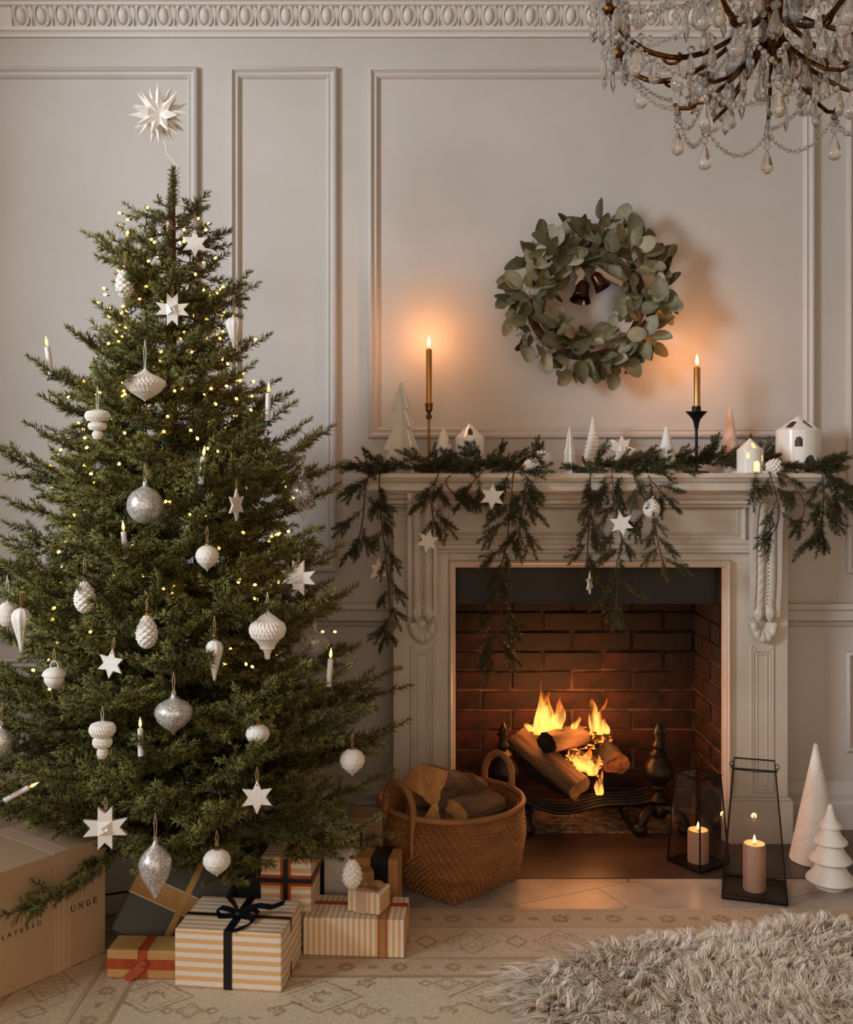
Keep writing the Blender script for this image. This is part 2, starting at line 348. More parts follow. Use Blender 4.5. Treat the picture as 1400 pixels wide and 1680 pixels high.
for i in range(-8, 12):
    for j in range(-6, 14):          # herringbone laid at 45 degrees
        for hor in (0, 1):
            u = j*tw*1 + i*tl*1; v = j*tw - i*tl*1
            if hor: q = [(0,0),(tl,0),(tl,tw),(0,tw)]
            else: q = [(-tw,0),(0,0),(0,tl),(-tw,tl)]
            g = .0015
            xs = [p[0] for p in q]; ys = [p[1] for p in q]
            q = [(min(xs)+g,min(ys)+g),(max(xs)-g,min(ys)+g),(max(xs)-g,max(ys)-g),(min(xs)+g,max(ys)-g)]
            a = R(45)-.35; cpoly = [((p[0]+u)*math.cos(a)-(p[1]+v)*math.sin(a)+.1, (p[0]+u)*math.sin(a)+(p[1]+v)*math.cos(a)+2.6) for p in q]
            for ax, lm, kl in ((0, -1.3, False), (0, 2.2, True), (1, 2.80, False), (1, 3.172, True)):
                if cpoly: cpoly = clip(cpoly, ax, lm, kl)
            if len(cpoly) < 3: continue
            mb = MB(); n = len(cpoly)
            mb.add([(x, y, 0) for x, y in cpoly]+[(x, y, .006) for x, y in cpoly], [tuple(range(n, 2*n))]+[(k, (k+1) % n, (k+1) % n+n, k+n) for k in range(n)])
            mb.build('tile', TILE, tileroot, smooth=None)
# border course of rectangular tiles next to the slab
for i in range(-4, 8):
    mb = MB(); mb.box((i*.36+.002-.1, 3.174, 0), (i*.36+.358-.1, 3.195, .0062)); mb.build('tile', TILE, tileroot, smooth=None)
mb = MB(); mb.box((-.28, 3.198, -.0), (1.36, 3.60, .0075)); tag(mb.build('hearth_slab', SLATE, bevel=.002), 'dark polished slate hearth slab in front of the fire', 'hearth slab', kind='structure')

# rug: printed pattern in vertex colours on a fine woven grid
rx0, rx1, ry0, ry1 = -1.12, 2.1, 2.02, 2.967
st = .0036
xs = np.arange(rx0, 1.45, st); ys = np.arange(2.2, ry1+1e-6, st)
GX, GY = np.meshgrid(xs, ys)
rs = np.random.RandomState(3)
base = np.array([206,190,168], float); tan = np.array([178,150,122], float); brown = np.array([132,98,72], float); blue = np.array([150,146,138], float); warm = np.array([196,170,142], float)
def lerp(a, m, b): return a*(1-m[..., None])+b*m[..., None]
colr = np.zeros(GX.shape+(3,))+base
dB = np.minimum(ry1-GY, GX-rx0)                 # distance from the rug's edge (two sides in view)
sT = np.where(ry1-GY < GX-rx0, GX, GY)          # coordinate along the border
def near(v, c, wd): return (np.abs(v-c) < wd).astype(float)
colr = lerp(colr, (dB < .402).astype(float)*.35, warm)
m_out = ((dB > .02) & (dB < .112)).astype(float); m_main = ((dB > .125) & (dB < .29)).astype(float); m_in = ((dB > .31) & (dB < .39)).astype(float)
colr = lerp(colr, m_out*.45, tan); colr = lerp(colr, m_in*.4, tan); colr = lerp(colr, m_main*.25, warm)
for c in (.008, .018, .116, .123, .296, .304, .394, .402): colr = lerp(colr, near(dB, c, .0024)*.6, brown)
def rosette(u, v, r, petals=8):
    rr = np.hypot(u, v); th = np.arctan2(v, u); ro = r*(.82+.18*np.cos(petals*th))
    return np.maximum((np.abs(rr-ro) < .0042).astype(float), ((rr > r*.3) & (rr < r*.72) & (np.cos(petals*th) > .35)).astype(float)*.7)
def vine(u, v, per, amp): return (np.abs(v-amp*np.sin(2*PI*u/per)) < .0034).astype(float)
for (c, hw, per) in ((.066, .03, .15), (.35, .026, .135)):
    u = (sT % per)-per/2; v = dB-c
    colr = lerp(colr, rosette(u, v, hw*.75)*.7, brown); colr = lerp(colr, vine(sT, v, per, hw)*.5, blue)
    u2 = ((sT+per/2) % per)-per/2; colr = lerp(colr, (np.hypot(u2/1.6, v) < hw*.34).astype(float)*.5, brown)
u = (sT % .24)-.12; v = dB-.207
colr = lerp(colr, rosette(u, v, .05, 6)*.55, tan*.85); colr = lerp(colr, near(np.abs(u)+np.abs(v)*1.1, .075, .0035)*.5, brown); colr = lerp(colr, vine(sT, v, .24, .055)*.5, blue)
u2 = ((sT+.12) % .24)-.12; colr = lerp(colr, near(np.abs(u2)+np.abs(v)*.8, .028, .004)*.6, brown)
fld = (dB > .405).astype(float)
for (ox, oy, k) in ((0, 0, 0), (.2, .13, 1), (.1, .065, 2), (.3, .195, 2), (.1, .195, 3), (.3, .065, 3)):
    u = ((GX-ox+.05) % .4)-.2; v = ((GY-oy) % .26)-.13
    if k == 0: mm = np.maximum(near(np.abs(u)+np.abs(v)*1.25, .095, .005), np.maximum(near(np.abs(u)+np.abs(v)*1.25, .07, .003)*.7, rosette(u, v, .026)))
    elif k == 1: mm = rosette(u, v, .038, 6)
    elif k == 2: mm = np.maximum(rosette(u, v, .021, 5), (near(v, .035*np.sin(u*40), .004))*(np.abs(u) < .06))
    else: mm = np.maximum(rosette(u, v, .03, 4)*.8, near(np.abs(np.abs(u)-.052)+np.abs(v), .014, .004))
    ns = (np.sin(GX*61+k)+np.sin(GY*53+2*k)) > -1.5
    colr = lerp(colr, fld*mm*ns*(.62 if k != 1 else .5), brown if k != 1 else blue*.85)
wear = .5+.5*np.sin(GX*9+2*np.sin(GY*14))*np.sin(GY*11+1.3*np.sin(GX*7)); colr = lerp(colr, .28*wear, base+6)
weave = (1+.055*np.sin(GX*2*PI/.0072)*1)+rs.uniform(-.06, .06, GX.shape); colr = np.clip(colr*weave[..., None], 0, 255)
lin = ((colr/255+.055)/1.055)**2.4
nx, ny = len(xs), len(ys)
V = np.stack([GX, GY, np.full_like(GX, .0105)+rs.uniform(-.0006, .0006, GX.shape)], -1).reshape(-1, 3)
idx = np.arange(nx*ny).reshape(ny, nx); FA = np.stack([idx[:-1,:-1], idx[:-1,1:], idx[1:,1:], idx[1:,:-1]], -1).reshape(-1, 4)
def np_mesh(name, V, FA, mats, cols=None, smooth=True):
    me = bpy.data.meshes.new(name); k = FA.shape[1]
    me.vertices.add(len(V)); me.vertices.foreach_set('co', V.astype(np.float32).ravel())
    me.loops.add(FA.size); me.loops.foreach_set('vertex_index', FA.astype(np.int32).ravel())
    me.polygons.add(len(FA)); me.polygons.foreach_set('loop_start', np.arange(0, FA.size, k, dtype=np.int32))
    me.update(calc_edges=True)
    for m in (mats if isinstance(mats, (list, tuple)) else [mats]): me.materials.append(m)
    if cols is not None:
        a = me.color_attributes.new('tint', 'FLOAT_COLOR', 'POINT'); a.data.foreach_set('color', np.concatenate([cols, np.ones((len(cols), 1))], 1).astype(np.float32).ravel())
    if smooth: me.polygons.foreach_set('use_smooth', np.ones(len(FA), dtype=bool))
    me.validate(); return me
RUG = attr_mat('rug_wool', rough=.95, spec=.1)
rug = thing('rug', 'pale antique rug with faded brown floral pattern on the floor', 'rug', (0.2, 2.5, .006))
rm = np_mesh('woven_pile', V-np.array([.2,2.5,.006]), FA, RUG, lin.reshape(-1, 3)); link('woven_pile', rm, rug)
mb = MB(); mb.box((rx0, ry0, .0065), (xs[-1], ry1-.001, .0095)); mb.build('backing', mat('rug_back', C(150,128,104), rough=.95), rug, smooth=None, world=True)

# ================================================================== FIREPLACE SURROUND
YF = 3.5
fp = thing('fireplace_surround', 'carved cream stone fireplace surround with mantel shelf and scroll corbels', 'fireplace', (FXC, YW, 0))
def fpart(name, mb, m=STONE, **k): return mb.build(name, m, fp, world=True, **k)
def fX(px): return X(px, YF)
def fZ(py): return Z(py, YF)
SZ = 1.2575                                    # top of the shelf
sh0, sh1 = FXC-.775, FXC+.775                  # shelf ends
# shelf: thin slab over an ogee and a fillet, returned at both ends
def shelf_path(out): return [(sh1-.10+out, YW), (sh1-.10+out, YF-out), (sh0+.10-out, YF-out), (sh0+.10-out, YW)]
prof = [(.10,0),(.104,-.003),(.104,-.014),(.098,-.018),(.094,-.018),(.092,-.024),(.085,-.031),(.078,-.034),(.078,-.038),(.082,-.041),(.082,-.056),(.076,-.06),(.0,-.06)]
mb = MB()
moulding(mb, [(sh1-.10, YW), (sh1-.10, YF-.02), (sh0+.10, YF-.02), (sh0+.10, YW)], prof, False, lambda a, b, h: (a, b, SZ+h))
x0, x1, yf = sh0, sh1, YF-.12
mb.add([(x0, yf, SZ), (x1, yf, SZ), (x1, YW, SZ), (x0, YW, SZ)], [(0,1,2,3)])
fpart('mantel_shelf', mb, smooth=25)
# bed moulding below the shelf
mb = MB(); bp = [(.062,0),(.062,-.008),(.05,-.012),(.046,-.022),(.034,-.03),(.03,-.034),(.03,-.042),(.012,-.048),(.01,-.054),(0,-.058)]
moulding(mb, [(fX(1297), YW), (fX(1297), YF), (fX(645), YF), (fX(645), YW)], bp, False, lambda a, b, h: (a, b, SZ-.06+h))
fpart('bed_moulding', mb, smooth=25)
lz1 = SZ-.06
for s_, (pa, pb) in (('l', (645, 738)), ('r', (1200, 1297))):
    mb = MB(); mb.box((fX(pa), YF+.02, .155), (fX(pb), YW, lz1)); fpart('leg', mb, smooth=None, bevel=.003)
    mb = MB(); mb.box((fX(pa)-.006, YF-.01, .006), (fX(pb)+.008, YW, .150)); mb.box((fX(pa)-.003, YF, .150), (fX(pb)+.004, YW, .158)); fpart('plinth', mb, smooth=None, bevel=.003)
mb = MB(); mb.box((fX(738), YF+.02, OZ+.018), (fX(1200), YW, lz1)); fpart('frieze', mb, smooth=None)
# moulding round the opening
mb = MB(); ip = [(0,.002),(.004,.016),(.010,.02),(.014,.014),(.02,.012),(.022,.0),(.022,-.03)]
def froom(a, b, h): return (a, YF+.018-h, b)
moulding(mb, [(fX(736), .155), (fX(736), OZ+.026), (fX(1202), OZ+.026), (fX(1202), .155)], [(-u, h) for u, h in ip], False, froom)
fpart('opening_moulding', mb, smooth=30)
for a_, b_ in (((OX0-.02, YF+.02, .006), (OX0, YF+.04, OZ+.02)), ((OX1, YF+.02, .006), (OX1+.02, YF+.04, OZ+.02)), ((OX0, YF+.02, OZ), (OX1, YF+.07, OZ+.02))):
    mb = MB(); mb.box(a_, b_); fpart('opening_reveal', mb, smooth=None)
# flat fillet bands on frieze
fr = [(0,0),(0,.012),(.006,.016),(.012,.012),(.016,.005),(.022,.005),(.026,.009),(.03,.005),(.033,0)]
mb = MB(); moulding(mb, [(fX(724), fZ(890)), (fX(1226), fZ(890)), (fX(1226), fZ(822)), (fX(724), fZ(822))], fr, True, lambda a, b, h: (a, YF+.02-h, b)); fpart('frieze_panel_moulding', mb, smooth=30)
mb = MB(); rp_ = [(0,0),(.016,0),(.02,-.006),(.02,-.012),(.012,-.016),(.012,-.03),(.022,-.036),(.022,-.042),(.006,-.046),(0,-.046)]
moulding(mb, [(fX(1232), YF+.02), (fX(715), YF+.02)], rp_, False, lambda a, b, h: (a, b, fZ(886)+h)); fpart('frieze_moulding', mb, smooth=30)
# corbels with two twisted ropes, beads, leaf and shell; arched panel below
def cor_p(z):                                  # projection of the corbel from the leg, S-shaped
    t = (z-.78)/(lz1-.78); return .03+.075*max(0, t)**1.7+.012*math.sin(max(0, min(1, t))*PI*2)
for cxp in (693.5, 1253.5):
    cx = fX(cxp); hw = .047; yb = YF+.02; zs = [.775+(lz1-.775)*i/24 for i in range(25)]
    mb = MB(); poly = [(yb+.005, zs[0])]+[(yb-cor_p(z)+.010, z) for z in zs]+[(yb+.005, zs[-1])]
    mb.add([(cx-hw, y, z) for y, z in poly]+[(cx+hw, y, z) for y, z in poly], [tuple(range(len(poly))), tuple(range(2*len(poly)-1, len(poly)-1, -1))]+[(i, i+len(poly), (i+1) % len(poly)+len(poly), (i+1) % len(poly)) for i in range(len(poly))])
    cb = fpart('corbel', mb, smooth=30)
    for sg in (-1, 1):
        mb = MB()                              # side scroll band ending in volutes
        pts = [(cx+sg*(hw-.004), yb-cor_p(z)+.012, z) for z in zs]
        mb.ribbon(pts, (1,0,0), .014, .014); mb.tube([(cx+sg*(hw-.012), yb-cor_p(zs[-1])+.012, lz1-.018), (cx+sg*(hw+.002), yb-cor_p(zs[-1])+.012, lz1-.018)], .02, 14)
        mb.build('scroll_band', STONE, cb, smooth=40).location -= fp.location
        mb = MB(); n, rows = 20, 90; vs_ = []; fs_ = []
        for i in range(rows+1):
            z = .80+(lz1-.04-.80)*i/rows; pc = yb-cor_p(z)+.014
            for k in range(n):
                t = 2*PI*k/n; q = .0165*(1+.16*abs(math.sin(1.5*(t*sg+z*62)))-.08)
                vs_.append((cx+sg*.0185+q*math.cos(t), pc+q*math.sin(t), z))
        for i in range(rows):
            for k in range(n): fs_.append((i*n+k, i*n+(k+1) % n, (i+1)*n+(k+1) % n, (i+1)*n+k))
        mb.add(vs_, fs_); mb.build('rope', STONE, cb, smooth=80).location -= fp.location
        mb = MB(); mb.lathe([(0,0),(.004,.004),(.013,.016),(.019,.03),(.0195,.042),(.013,.052),(.012,.056)], 18, rf=lambda t, r, z, i: r*(1+.08*math.cos(9*t)), c=(cx+sg*.0195, yb-cor_p(.79)+.008, .752))
        mb.build('tassel', STONE, cb, smooth=60).location -= fp.location
    mb = MB()
    for i in range(24): mb.sphere((cx, yb-cor_p(.82+i*.0135)-.002, .82+i*.0135), .0034, 8, 5)
    mb.build('bead_row', STONE, cb, smooth=60).location -= fp.location
    mb = MB(); vs_ = []; fs_ = []; nr, na = 8, 36   # shell: fan of ridges hanging below the tassels
    for i in range(nr+1):
        r_ = i/nr
        for k in range(na+1):
            t = PI*(k/na)-PI; rr = (.012+.034*r_)*(1+.03*abs(math.sin(7*t))*r_)
            vs_.append((cx+1.0*rr*math.cos(t), yb-(.008+.026*math.sin(PI*min(1, .25+.75*(1-r_)))+.005*abs(math.cos(5.5*t))*(.3+r_)*(1 if r_ < 1 else 0)), .754+1.5*rr*math.sin(t)))
    for i in range(nr):
        for k in range(na): a = i*(na+1)+k; fs_.append((a, a+na+1, a+na+2, a+1))
    mb.add(vs_, fs_); mb.box((cx-.03, yb-.006, .72), (cx+.03, yb+.004, .755)); mb.build('shell_ornament', STONE, cb, smooth=60).location -= fp.location
    # leg panel with concave top
    zt, zb = fZ(1060), fZ(1303)
    for k, (hw2, dz, rr) in enumerate(((.037, 0, .0055), (.029, .012, .004), (.017, .028, .0035))):
        top = zt-dz; pts = [(cx-hw2, YF+.02, zb+dz*.8), (cx-hw2, YF+.02, top)]
        if k < 2: pts += [(cx+hw2*math.sin(a), YF+.02, top-.02*math.cos(a)+.0) for a in [(-1.3+2.6*i/8) for i in range(9)]]
        pts += [(cx+hw2, YF+.02, top), (cx+hw2, YF+.02, zb+dz*.8)]
        mb = MB(); mb.tube(pts, rr, 8, closed=True); fpart('panel_bead', mb, smooth=60)

# ================================================================== FIREBOX
BRICK = mat('sooty_brick', C(74,37,27), C(24,16,14), rough=.85, scale=13, bump=.9, bscale=40, rnd_v=.35)
MORT = mat('mortar', C(126,96,74), C(60,46,38), rough=.95, scale=14, bump=.6, bscale=60)
YB = 3.885
def soot(m):
    nt = m.node_tree; p = nt.nodes['Principled BSDF']; L = nt.links.new; src = p.inputs['Base Color'].links[0].from_socket
    g = nt.nodes.new('ShaderNodeNewGeometry'); sx = nt.nodes.new('ShaderNodeSeparateXYZ'); L(g.outputs['Position'], sx.inputs[0])
    nz = nt.nodes.new('ShaderNodeTexNoise'); nz.inputs['Scale'].default_value = 5; nz.inputs['Detail'].default_value = 5; L(g.outputs['Position'], nz.inputs['Vector'])
    ad = nt.nodes.new('ShaderNodeMath'); ad.operation = 'MULTIPLY_ADD'; ad.inputs[1].default_value = .9; L(nz.outputs['Fac'], ad.inputs[0]); L(sx.outputs[2], ad.inputs[2])
    mr = nt.nodes.new('ShaderNodeMapRange'); mr.inputs[1].default_value = .72; mr.inputs[2].default_value = 1.12; mr.inputs[4].default_value = .93; L(ad.outputs[0], mr.inputs[0])
    mx = nt.nodes.new('ShaderNodeMix'); mx.data_type = 'RGBA'; mx.inputs[7].default_value = C(20,16,15); L(mr.outputs[0], mx.inputs[0]); L(src, mx.inputs[6]); L(mx.outputs[2], p.inputs['Base Color'])
soot(BRICK); soot(MORT)                       # soot stains left by the smoke
fb = bpy.data.objects.new('firebox', None); col.objects.link(fb); fb.location = (FXC, YB, 0); tag(fb, 'sooty red brick firebox behind the fire', 'firebox', kind='structure')
mb = MB(); fw0, fw1 = OX0, OX1
mb.box((fw0, YB, 0), (fw1, YB+.06, 1.1)); mb.box((fw0-.026, YF+.045, 0), (fw0, YB+.06, 1.1)); mb.box((fw1, YF+.045, 0), (fw1+.026, YB+.06, 1.1))
mb.build('mortar_bed', MORT, fb, smooth=None, world=True)
mb = MB(); mb.box((fw0-.06, YW+.13, 1.02), (fw1+.06, YB+.06, 1.1)); mb.build('throat', mat('soot', C(18,15,14), rough=.95), fb, smooth=None, world=True)
mb = MB(); mb.box((fw0, YF+.103, 0), (fw1, YB, .006)); mb.build('ash_floor', mat('ash_floor', C(146,126,110), C(84,72,64), rough=.95, scale=26, bump=.6, bscale=90), fb, smooth=None, world=True)
def bmesh_brick(l, h, d):
    m_ = MB(); j = lambda: rnd.uniform(-.003, .003)
    c = [(sx*l/2+j(), sy*d/2+j()*.6, sz*h/2+j()) for sz in (-1, 1) for sx, sy in ((-1,-1),(1,-1),(1,1),(-1,1))]
    m_.add(c, [(0,3,2,1),(4,5,6,7),(0,1,5,4),(1,2,6,5),(2,3,7,6),(3,0,4,7)])
    me = m_.mesh('brick', BRICK, None); return me
full = [bmesh_brick(.212, .063, .014) for _ in range(4)]; half = [bmesh_brick(.1, .063, .024) for _ in range(3)]
for r_ in range(14):
    z = .04+r_*.0735; x = fw0-(.11 if r_ % 2 else 0)
    while x < fw1-.01:
        a, b = max(x, fw0), min(x+.214, fw1)
        if b-a > .05: 
            o = link('brick', rnd.choice(full), fb, Matrix.Translation((a/2+b/2-FXC, -.004+rnd.uniform(-.004, .004), z)) @ Matrix.Diagonal(((b-a)/.214, 1, 1, 1)))
        x += .226
    for sd in (-1, 1):
        y = YF+.047-(.11 if r_ % 2 else 0)
        while y < YB-.02:
            a, b = max(y, YF+.047), min(y+.214, YB-.012)
            if b-a > .03:
                xx = (fw0 if sd < 0 else fw1)-FXC
                link('brick', rnd.choice(full), fb, Matrix.Translation((xx+sd*.003+rnd.uniform(-.003,.003), (a+b)/2-YB, z)) @ Matrix.Rotation(R(90), 4, 'Z') @ Matrix.Diagonal(((b-a)/.214, 1, 1, 1)))
            y += .226
mb = MB(); mb.box((OX0, YF+.09, Z(990, 3.6)), (OX1, YF+.105, OZ)); mb.build('smoke_hood', mat('hood_metal', C(38,35,34), rough=.5, metal=.3, bump=.05), fb, smooth=None, world=True)

# ---- andirons
def andiron(px, label):
    d = 3.63; t = thing('andiron', label, 'andiron', (X(px, d), d, .006), group='andirons of the fireplace')
    mb = MB(); mb.lathe([(.022,.09),(.03,.1),(.036,.108),(.03,.118),(.018,.126),(.014,.135),(.02,.145),(.03,.152),(.024,.16),(.03,.17),(.052,.192),(.056,.21),(.046,.232),(.032,.25),(.029,.262),(.032,.268),(.024,.276),(.017,.285),(.022,.293),(.022,.3),(.015,.308),(.013,.32),(.017,.335),(.015,.352),(.008,.368),(.003,.378),(0,.382)], 28); mb.build('post', IRON, t, smooth=45)
    mb = MB()
    for k in range(7): mb.tube([(.0235*math.cos(a*1.0)*(1-a*.02), .0235*math.sin(a), .31+.0085*a) for a in [k*.9+.15*i for i in range(6)]], .003, 5)
    mb.build('finial_twist', IRON, t, smooth=60)
    mb = MB(); mb.sphere((0,0,.075), .035, 16, 10); mb.build('knop', IRON, t, smooth=60)
    for sx in (-1, 1):
        mb = MB(); mb.tube([(sx*.01,-.01,.08),(sx*.035,-.03,.085),(sx*.06,-.045,.068),(sx*.075,-.055,.04),(sx*.075,-.06,.022)], [.016,.018,.02,.02,.016], 10)
        pts = [(sx*.078+.0*a, -.062+(.004+.0035*a)*math.cos(a), .026+(.004+.0035*a)*math.sin(a)) for a in [i*.5 for i in range(13)]]
        mb.tube(pts, .006, 8); mb.sphere((sx*.078,-.062,.024), .022, 14, 8, sc_=(1.3,1,1)); mb.build('scroll_foot', IRON, t, smooth=60)
    mb = MB(); mb.tube([(0,.0,.06),(0,.08,.075),(0,.16,.07),(0,.2,.02),(0,.21,.006)], .012, 8); mb.build('log_bar', IRON, t, smooth=60)
andiron(826, 'dark cast iron andiron half hidden behind the wicker basket'); andiron(1081, 'dark cast iron andiron with spiral finial beside the glass lantern')
# ---- fire grate
gr = thing('fire_grate', 'black curved iron fire grate holding the burning logs', 'fire grate', (X(945, 3.68), 3.68, .006))
for i in range(5):
    mb = MB(); y = -.06+i*.032
    mb.tube([(.27*u, y, .07+.055*abs(u)**1.6+(.012*math.sin(u*5))) for u in [(-1+2*k/16) for k in range(17)]], .0075, 8); mb.build('grate_bar', IRON, gr, smooth=60)
for sx in (-1, 1):
    for sy in (-.05, .06):
        mb = MB(); mb.tube([(sx*.16, sy, .085), (sx*.17, sy, .04), (sx*.19, sy, .0)], .009, 8); mb.build('grate_foot', IRON, gr, smooth=60)
    mb = MB(); mb.tube([(sx*.16, -.07, .083), (sx*.16, .08, .083)], .007, 8); mb.build('cross_bar', IRON, gr, smooth=60)

# ---- logs
EMB = mat('charred_bark', C(40,30,25), C(18,14,12), rough=.95, scale=16, bump=1, bscale=50)
def ember_mat():
    m = mat('glowing_ember', C(38,26,20), rough=.95, bump=1, bscale=60); nt = m.node_tree; p = nt.nodes['Principled BSDF']; L = nt.links.new
    tc = nt.nodes.new('ShaderNodeTexCoord'); v = nt.nodes.new('ShaderNodeTexNoise'); v.inputs['Scale'].default_value = 70; v.inputs['Detail'].default_value = 4; L(tc.outputs['Object'], v.inputs['Vector'])
    rp = nt.nodes.new('ShaderNodeValToRGB'); rp.color_ramp.elements[0].position = .53; rp.color_ramp.elements[1].position = .68; rp.color_ramp.elements[0].color = (0,0,0,1); rp.color_ramp.elements[1].color = (1,.22,.03,1)
    L(v.outputs['Fac'], rp.inputs[0]); L(rp.outputs[0], p.inputs['Emission Color']); p.inputs['Emission Strength'].default_value = 5; return m
EMBER = ember_mat()
def log(name, label, a, b, ra, rb, group, bark=BARK, cut=CUT, seed=0, wedge=None, oval=1.0):
    a, b = Vector(a), Vector(b); L_ = (b-a).length; r_ = random.Random(seed)
    t = thing(name, label, 'log', a, group=group); q = (b-a).to_track_quat('Z', 'Y').to_matrix().to_4x4(); t.matrix_basis = Matrix.Translation(a) @ q
    n, rows = 56, 22; ph = [r_.uniform(0, 6.28) for _ in range(4)]
    def rad(th, z):
        q_ = 1+.07*math.sin(2*th+ph[0])+.05*math.sin(3*th+ph[1]+z*4)+.04*math.sin(5*th+ph[2]-z*6)+.025*math.sin(9*th+z*14)+.05*abs(math.sin(6.5*th+ph[3]+1.2*math.sin(z*26+ph[0])))+.035*abs(math.sin(11.5*th-ph[1]+math.sin(z*41)))+.02*math.sin(z*60+3*th)
        if wedge is not None:                 # split log: flat faces
            c_ = math.cos(th-wedge); q_ *= min(1, .42/max(c_, .42)) if c_ > 0 else 1
            c2 = math.cos(th-wedge-1.9); q_ *= min(1, .5/max(c2, .5)) if c2 > 0 else 1
        return q_
    mb = MB(); vs_ = []; fs_ = []
    for i in range(rows+1):
        z = L_*i/rows; r0 = ra+(rb-ra)*i/rows
        for k in range(n):
            th = 2*PI*k/n; q_ = r0*rad(th, z); vs_.append((q_*math.cos(th)*oval, q_*math.sin(th), z+(.004*math.sin(3*th+ph[3]) if i in (0, rows) else 0)))
    for i in range(rows):
        for k in range(n): fs_.append((i*n+k, i*n+(k+1) % n, (i+1)*n+(k+1) % n, (i+1)*n+k))
    mb.add(vs_, fs_); mb.build('bark', bark, t, smooth=50)
    for end in (0, rows):
        m2 = MB(); ring = vs_[end*n:end*n+n]; m2.add([(x*.985, y*.985, z) for x, y, z in ring], [tuple(range(n)) if end else tuple(range(n-1, -1, -1))]); m2.build('cut_end', cut, t, smooth=None)
    return t
G1 = 'logs burning on the grate'
CUTD = mat('scorched_wood', C(172,112,66), C(96,58,34), rough=.85, scale=30, bump=.3)
log('log', 'thick burning log slanting forward with pale cut end', P(852, 1212, 3.76), P(951, 1294, 3.55), .047, .042, G1, seed=1, cut=CUT)
log('log', 'second bark-covered log low on the grate beneath the slanting log', P(868, 1258, 3.72), P(950, 1300, 3.62), .03, .03, G1, bark=EMB, cut=CUTD, seed=2)
log('log', 'short charred log lying across the top of the fire', P(897, 1219, 3.60), P(952, 1207, 3.74), .036, .036, G1, bark=BARK, cut=EMB, seed=3)
log('log', 'log on the fire with a tall oval scorched cut end', P(985, 1232, 3.80), P(1006, 1255, 3.60), .05, .05, G1, cut=CUTD, bark=EMB, seed=4, wedge=2.6)
log('log', 'glowing log at the back of the fire under the tallest flames', P(862, 1205, 3.78), P(1000, 1212, 3.80), .034, .036, G1, bark=EMBER, cut=EMB, seed=5)
log('log', 'glowing ember log in the middle of the fire below the charred log', P(930, 1238, 3.66), P(985, 1262, 3.64), .03, .026, G1, bark=EMBER, cut=EMBER, seed=6)
# ---- flames: closed, twisting tongues
fire = thing('fire', 'orange flames rising from the burning logs', 'flames', P(935, 1205, 3.66))
def tongue(px, py0, py1, wpx, d, lean=0, seed=0):
    r_ = random.Random(seed); mb = MB(); n, rows = 12, 18; vs_ = []; fs_ = []; p1, p2 = r_.uniform(0, 6), r_.uniform(0, 6)
    for i in range(rows+1):
        t = i/rows; w_ = wpx*d/F*(math.sin(PI*min(1, .18+.82*t))**.8*(1-t)**.55+.01) ; zz = Z(py0+(py1-py0)*t, d)
        xx = X(px, d)+lean*d/F*t+.012*t*math.sin(t*6+p1); yy = d+.01*math.sin(t*5+p2)*t
        for k in range(n):
            a = 2*PI*k/n; vs_.append((xx+w_/2*math.cos(a), yy+w_/4*math.sin(a), zz))
    for i in range(rows):
        for k in range(n): fs_.append((i*n+k, i*n+(k+1) % n, (i+1)*n+(k+1) % n, (i+1)*n+k))
    mb.add(vs_, fs_); mb.build('flame', FIRE, fire, world=True, smooth=80)
for i, a in enumerate([(884,1205,1112,26,3.70,10),(897,1200,1130,30,3.68,4),(912,1198,1142,26,3.66,12),(905,1200,1160,34,3.69,-4),(872,1200,1180,16,3.66,-8),(942,1196,1174,14,3.66,8),
        (976,1200,1132,20,3.70,-8),(985,1205,1145,16,3.69,6),(996,1204,1172,13,3.62,-3),(958,1265,1226,34,3.585,6),(972,1272,1236,24,3.575,8),(984,1304,1262,18,3.56,0),(945,1250,1230,18,3.59,-6)]): tongue(*a, seed=i)
for (p, e) in (((898, 1150, 3.68), 5.6), ((985, 1175, 3.68), 2.6), ((965, 1240, 3.575), 1.6)):
    q = P(*p); light('fire_glow', 'POINT', q, e, (1, .36, .1), shadow_soft_size=.06)
mb = MB()
for i in range(420):
    x = rnd.uniform(.2, .9); y = rnd.gauss(3.63, .07)
    if 3.55 < y < 3.85: mb.sphere((x, y, .006), rnd.uniform(.0015, .005), 5, 3)
o = mb.build('ash_and_cinders', mat('cinders', C(40,34,30), C(92,80,70), rough=1, scale=60), None, smooth=None); tag(o, 'scattered cinders and ash on the hearth below the grate', 'ash', kind='stuff')

# ================================================================== LOG BASKET
bc = Vector((X(740, 3.2), 3.2, .0085))
WICK = mat('woven_rattan', C(168,118,72), C(120,76,42), rough=.6, scale=9, bump=.2, bscale=60, stretch=(1,1,3), lo=.25, hi=.8)
bk = thing('log_basket', 'round brown woven rattan basket filled with firewood beside the hearth', 'basket', bc)
hB = .245
def brad(th, t):                              # square foot turned 45 degrees, round rim
    a = (th) % (PI/2)-PI/4; sq = .158/max(.72, math.cos(PI/4-abs(a)) if False else math.cos(((th+PI/4) % (PI/2))-PI/4))
    sqd = .150/math.cos(((th+PI/4+PI/4) % (PI/2))-PI/4)
    m_ = min(1, t*1.7)**.8; return sqd*(1-m_)+(.222+.008*math.sin(t*PI))*m_
rows, n = 46, 192; vs_ = []; fs_ = []
for i in range(rows+1):
    t = i/rows
    for k in range(n):
        th = 2*PI*k/n; r_ = brad(th, t); wv = (-.0058 if i % 2 == 0 else (.0036 if (k+i//2) % 3 else -.0075))
        vs_.append(((r_+wv)*math.cos(th), (r_+wv)*math.sin(th), hB*t))
mb = MB()
for i in range(rows):
    for k in range(n): fs_.append((i*n+k, i*n+(k+1) % n, (i+1)*n+(k+1) % n, (i+1)*n+k))
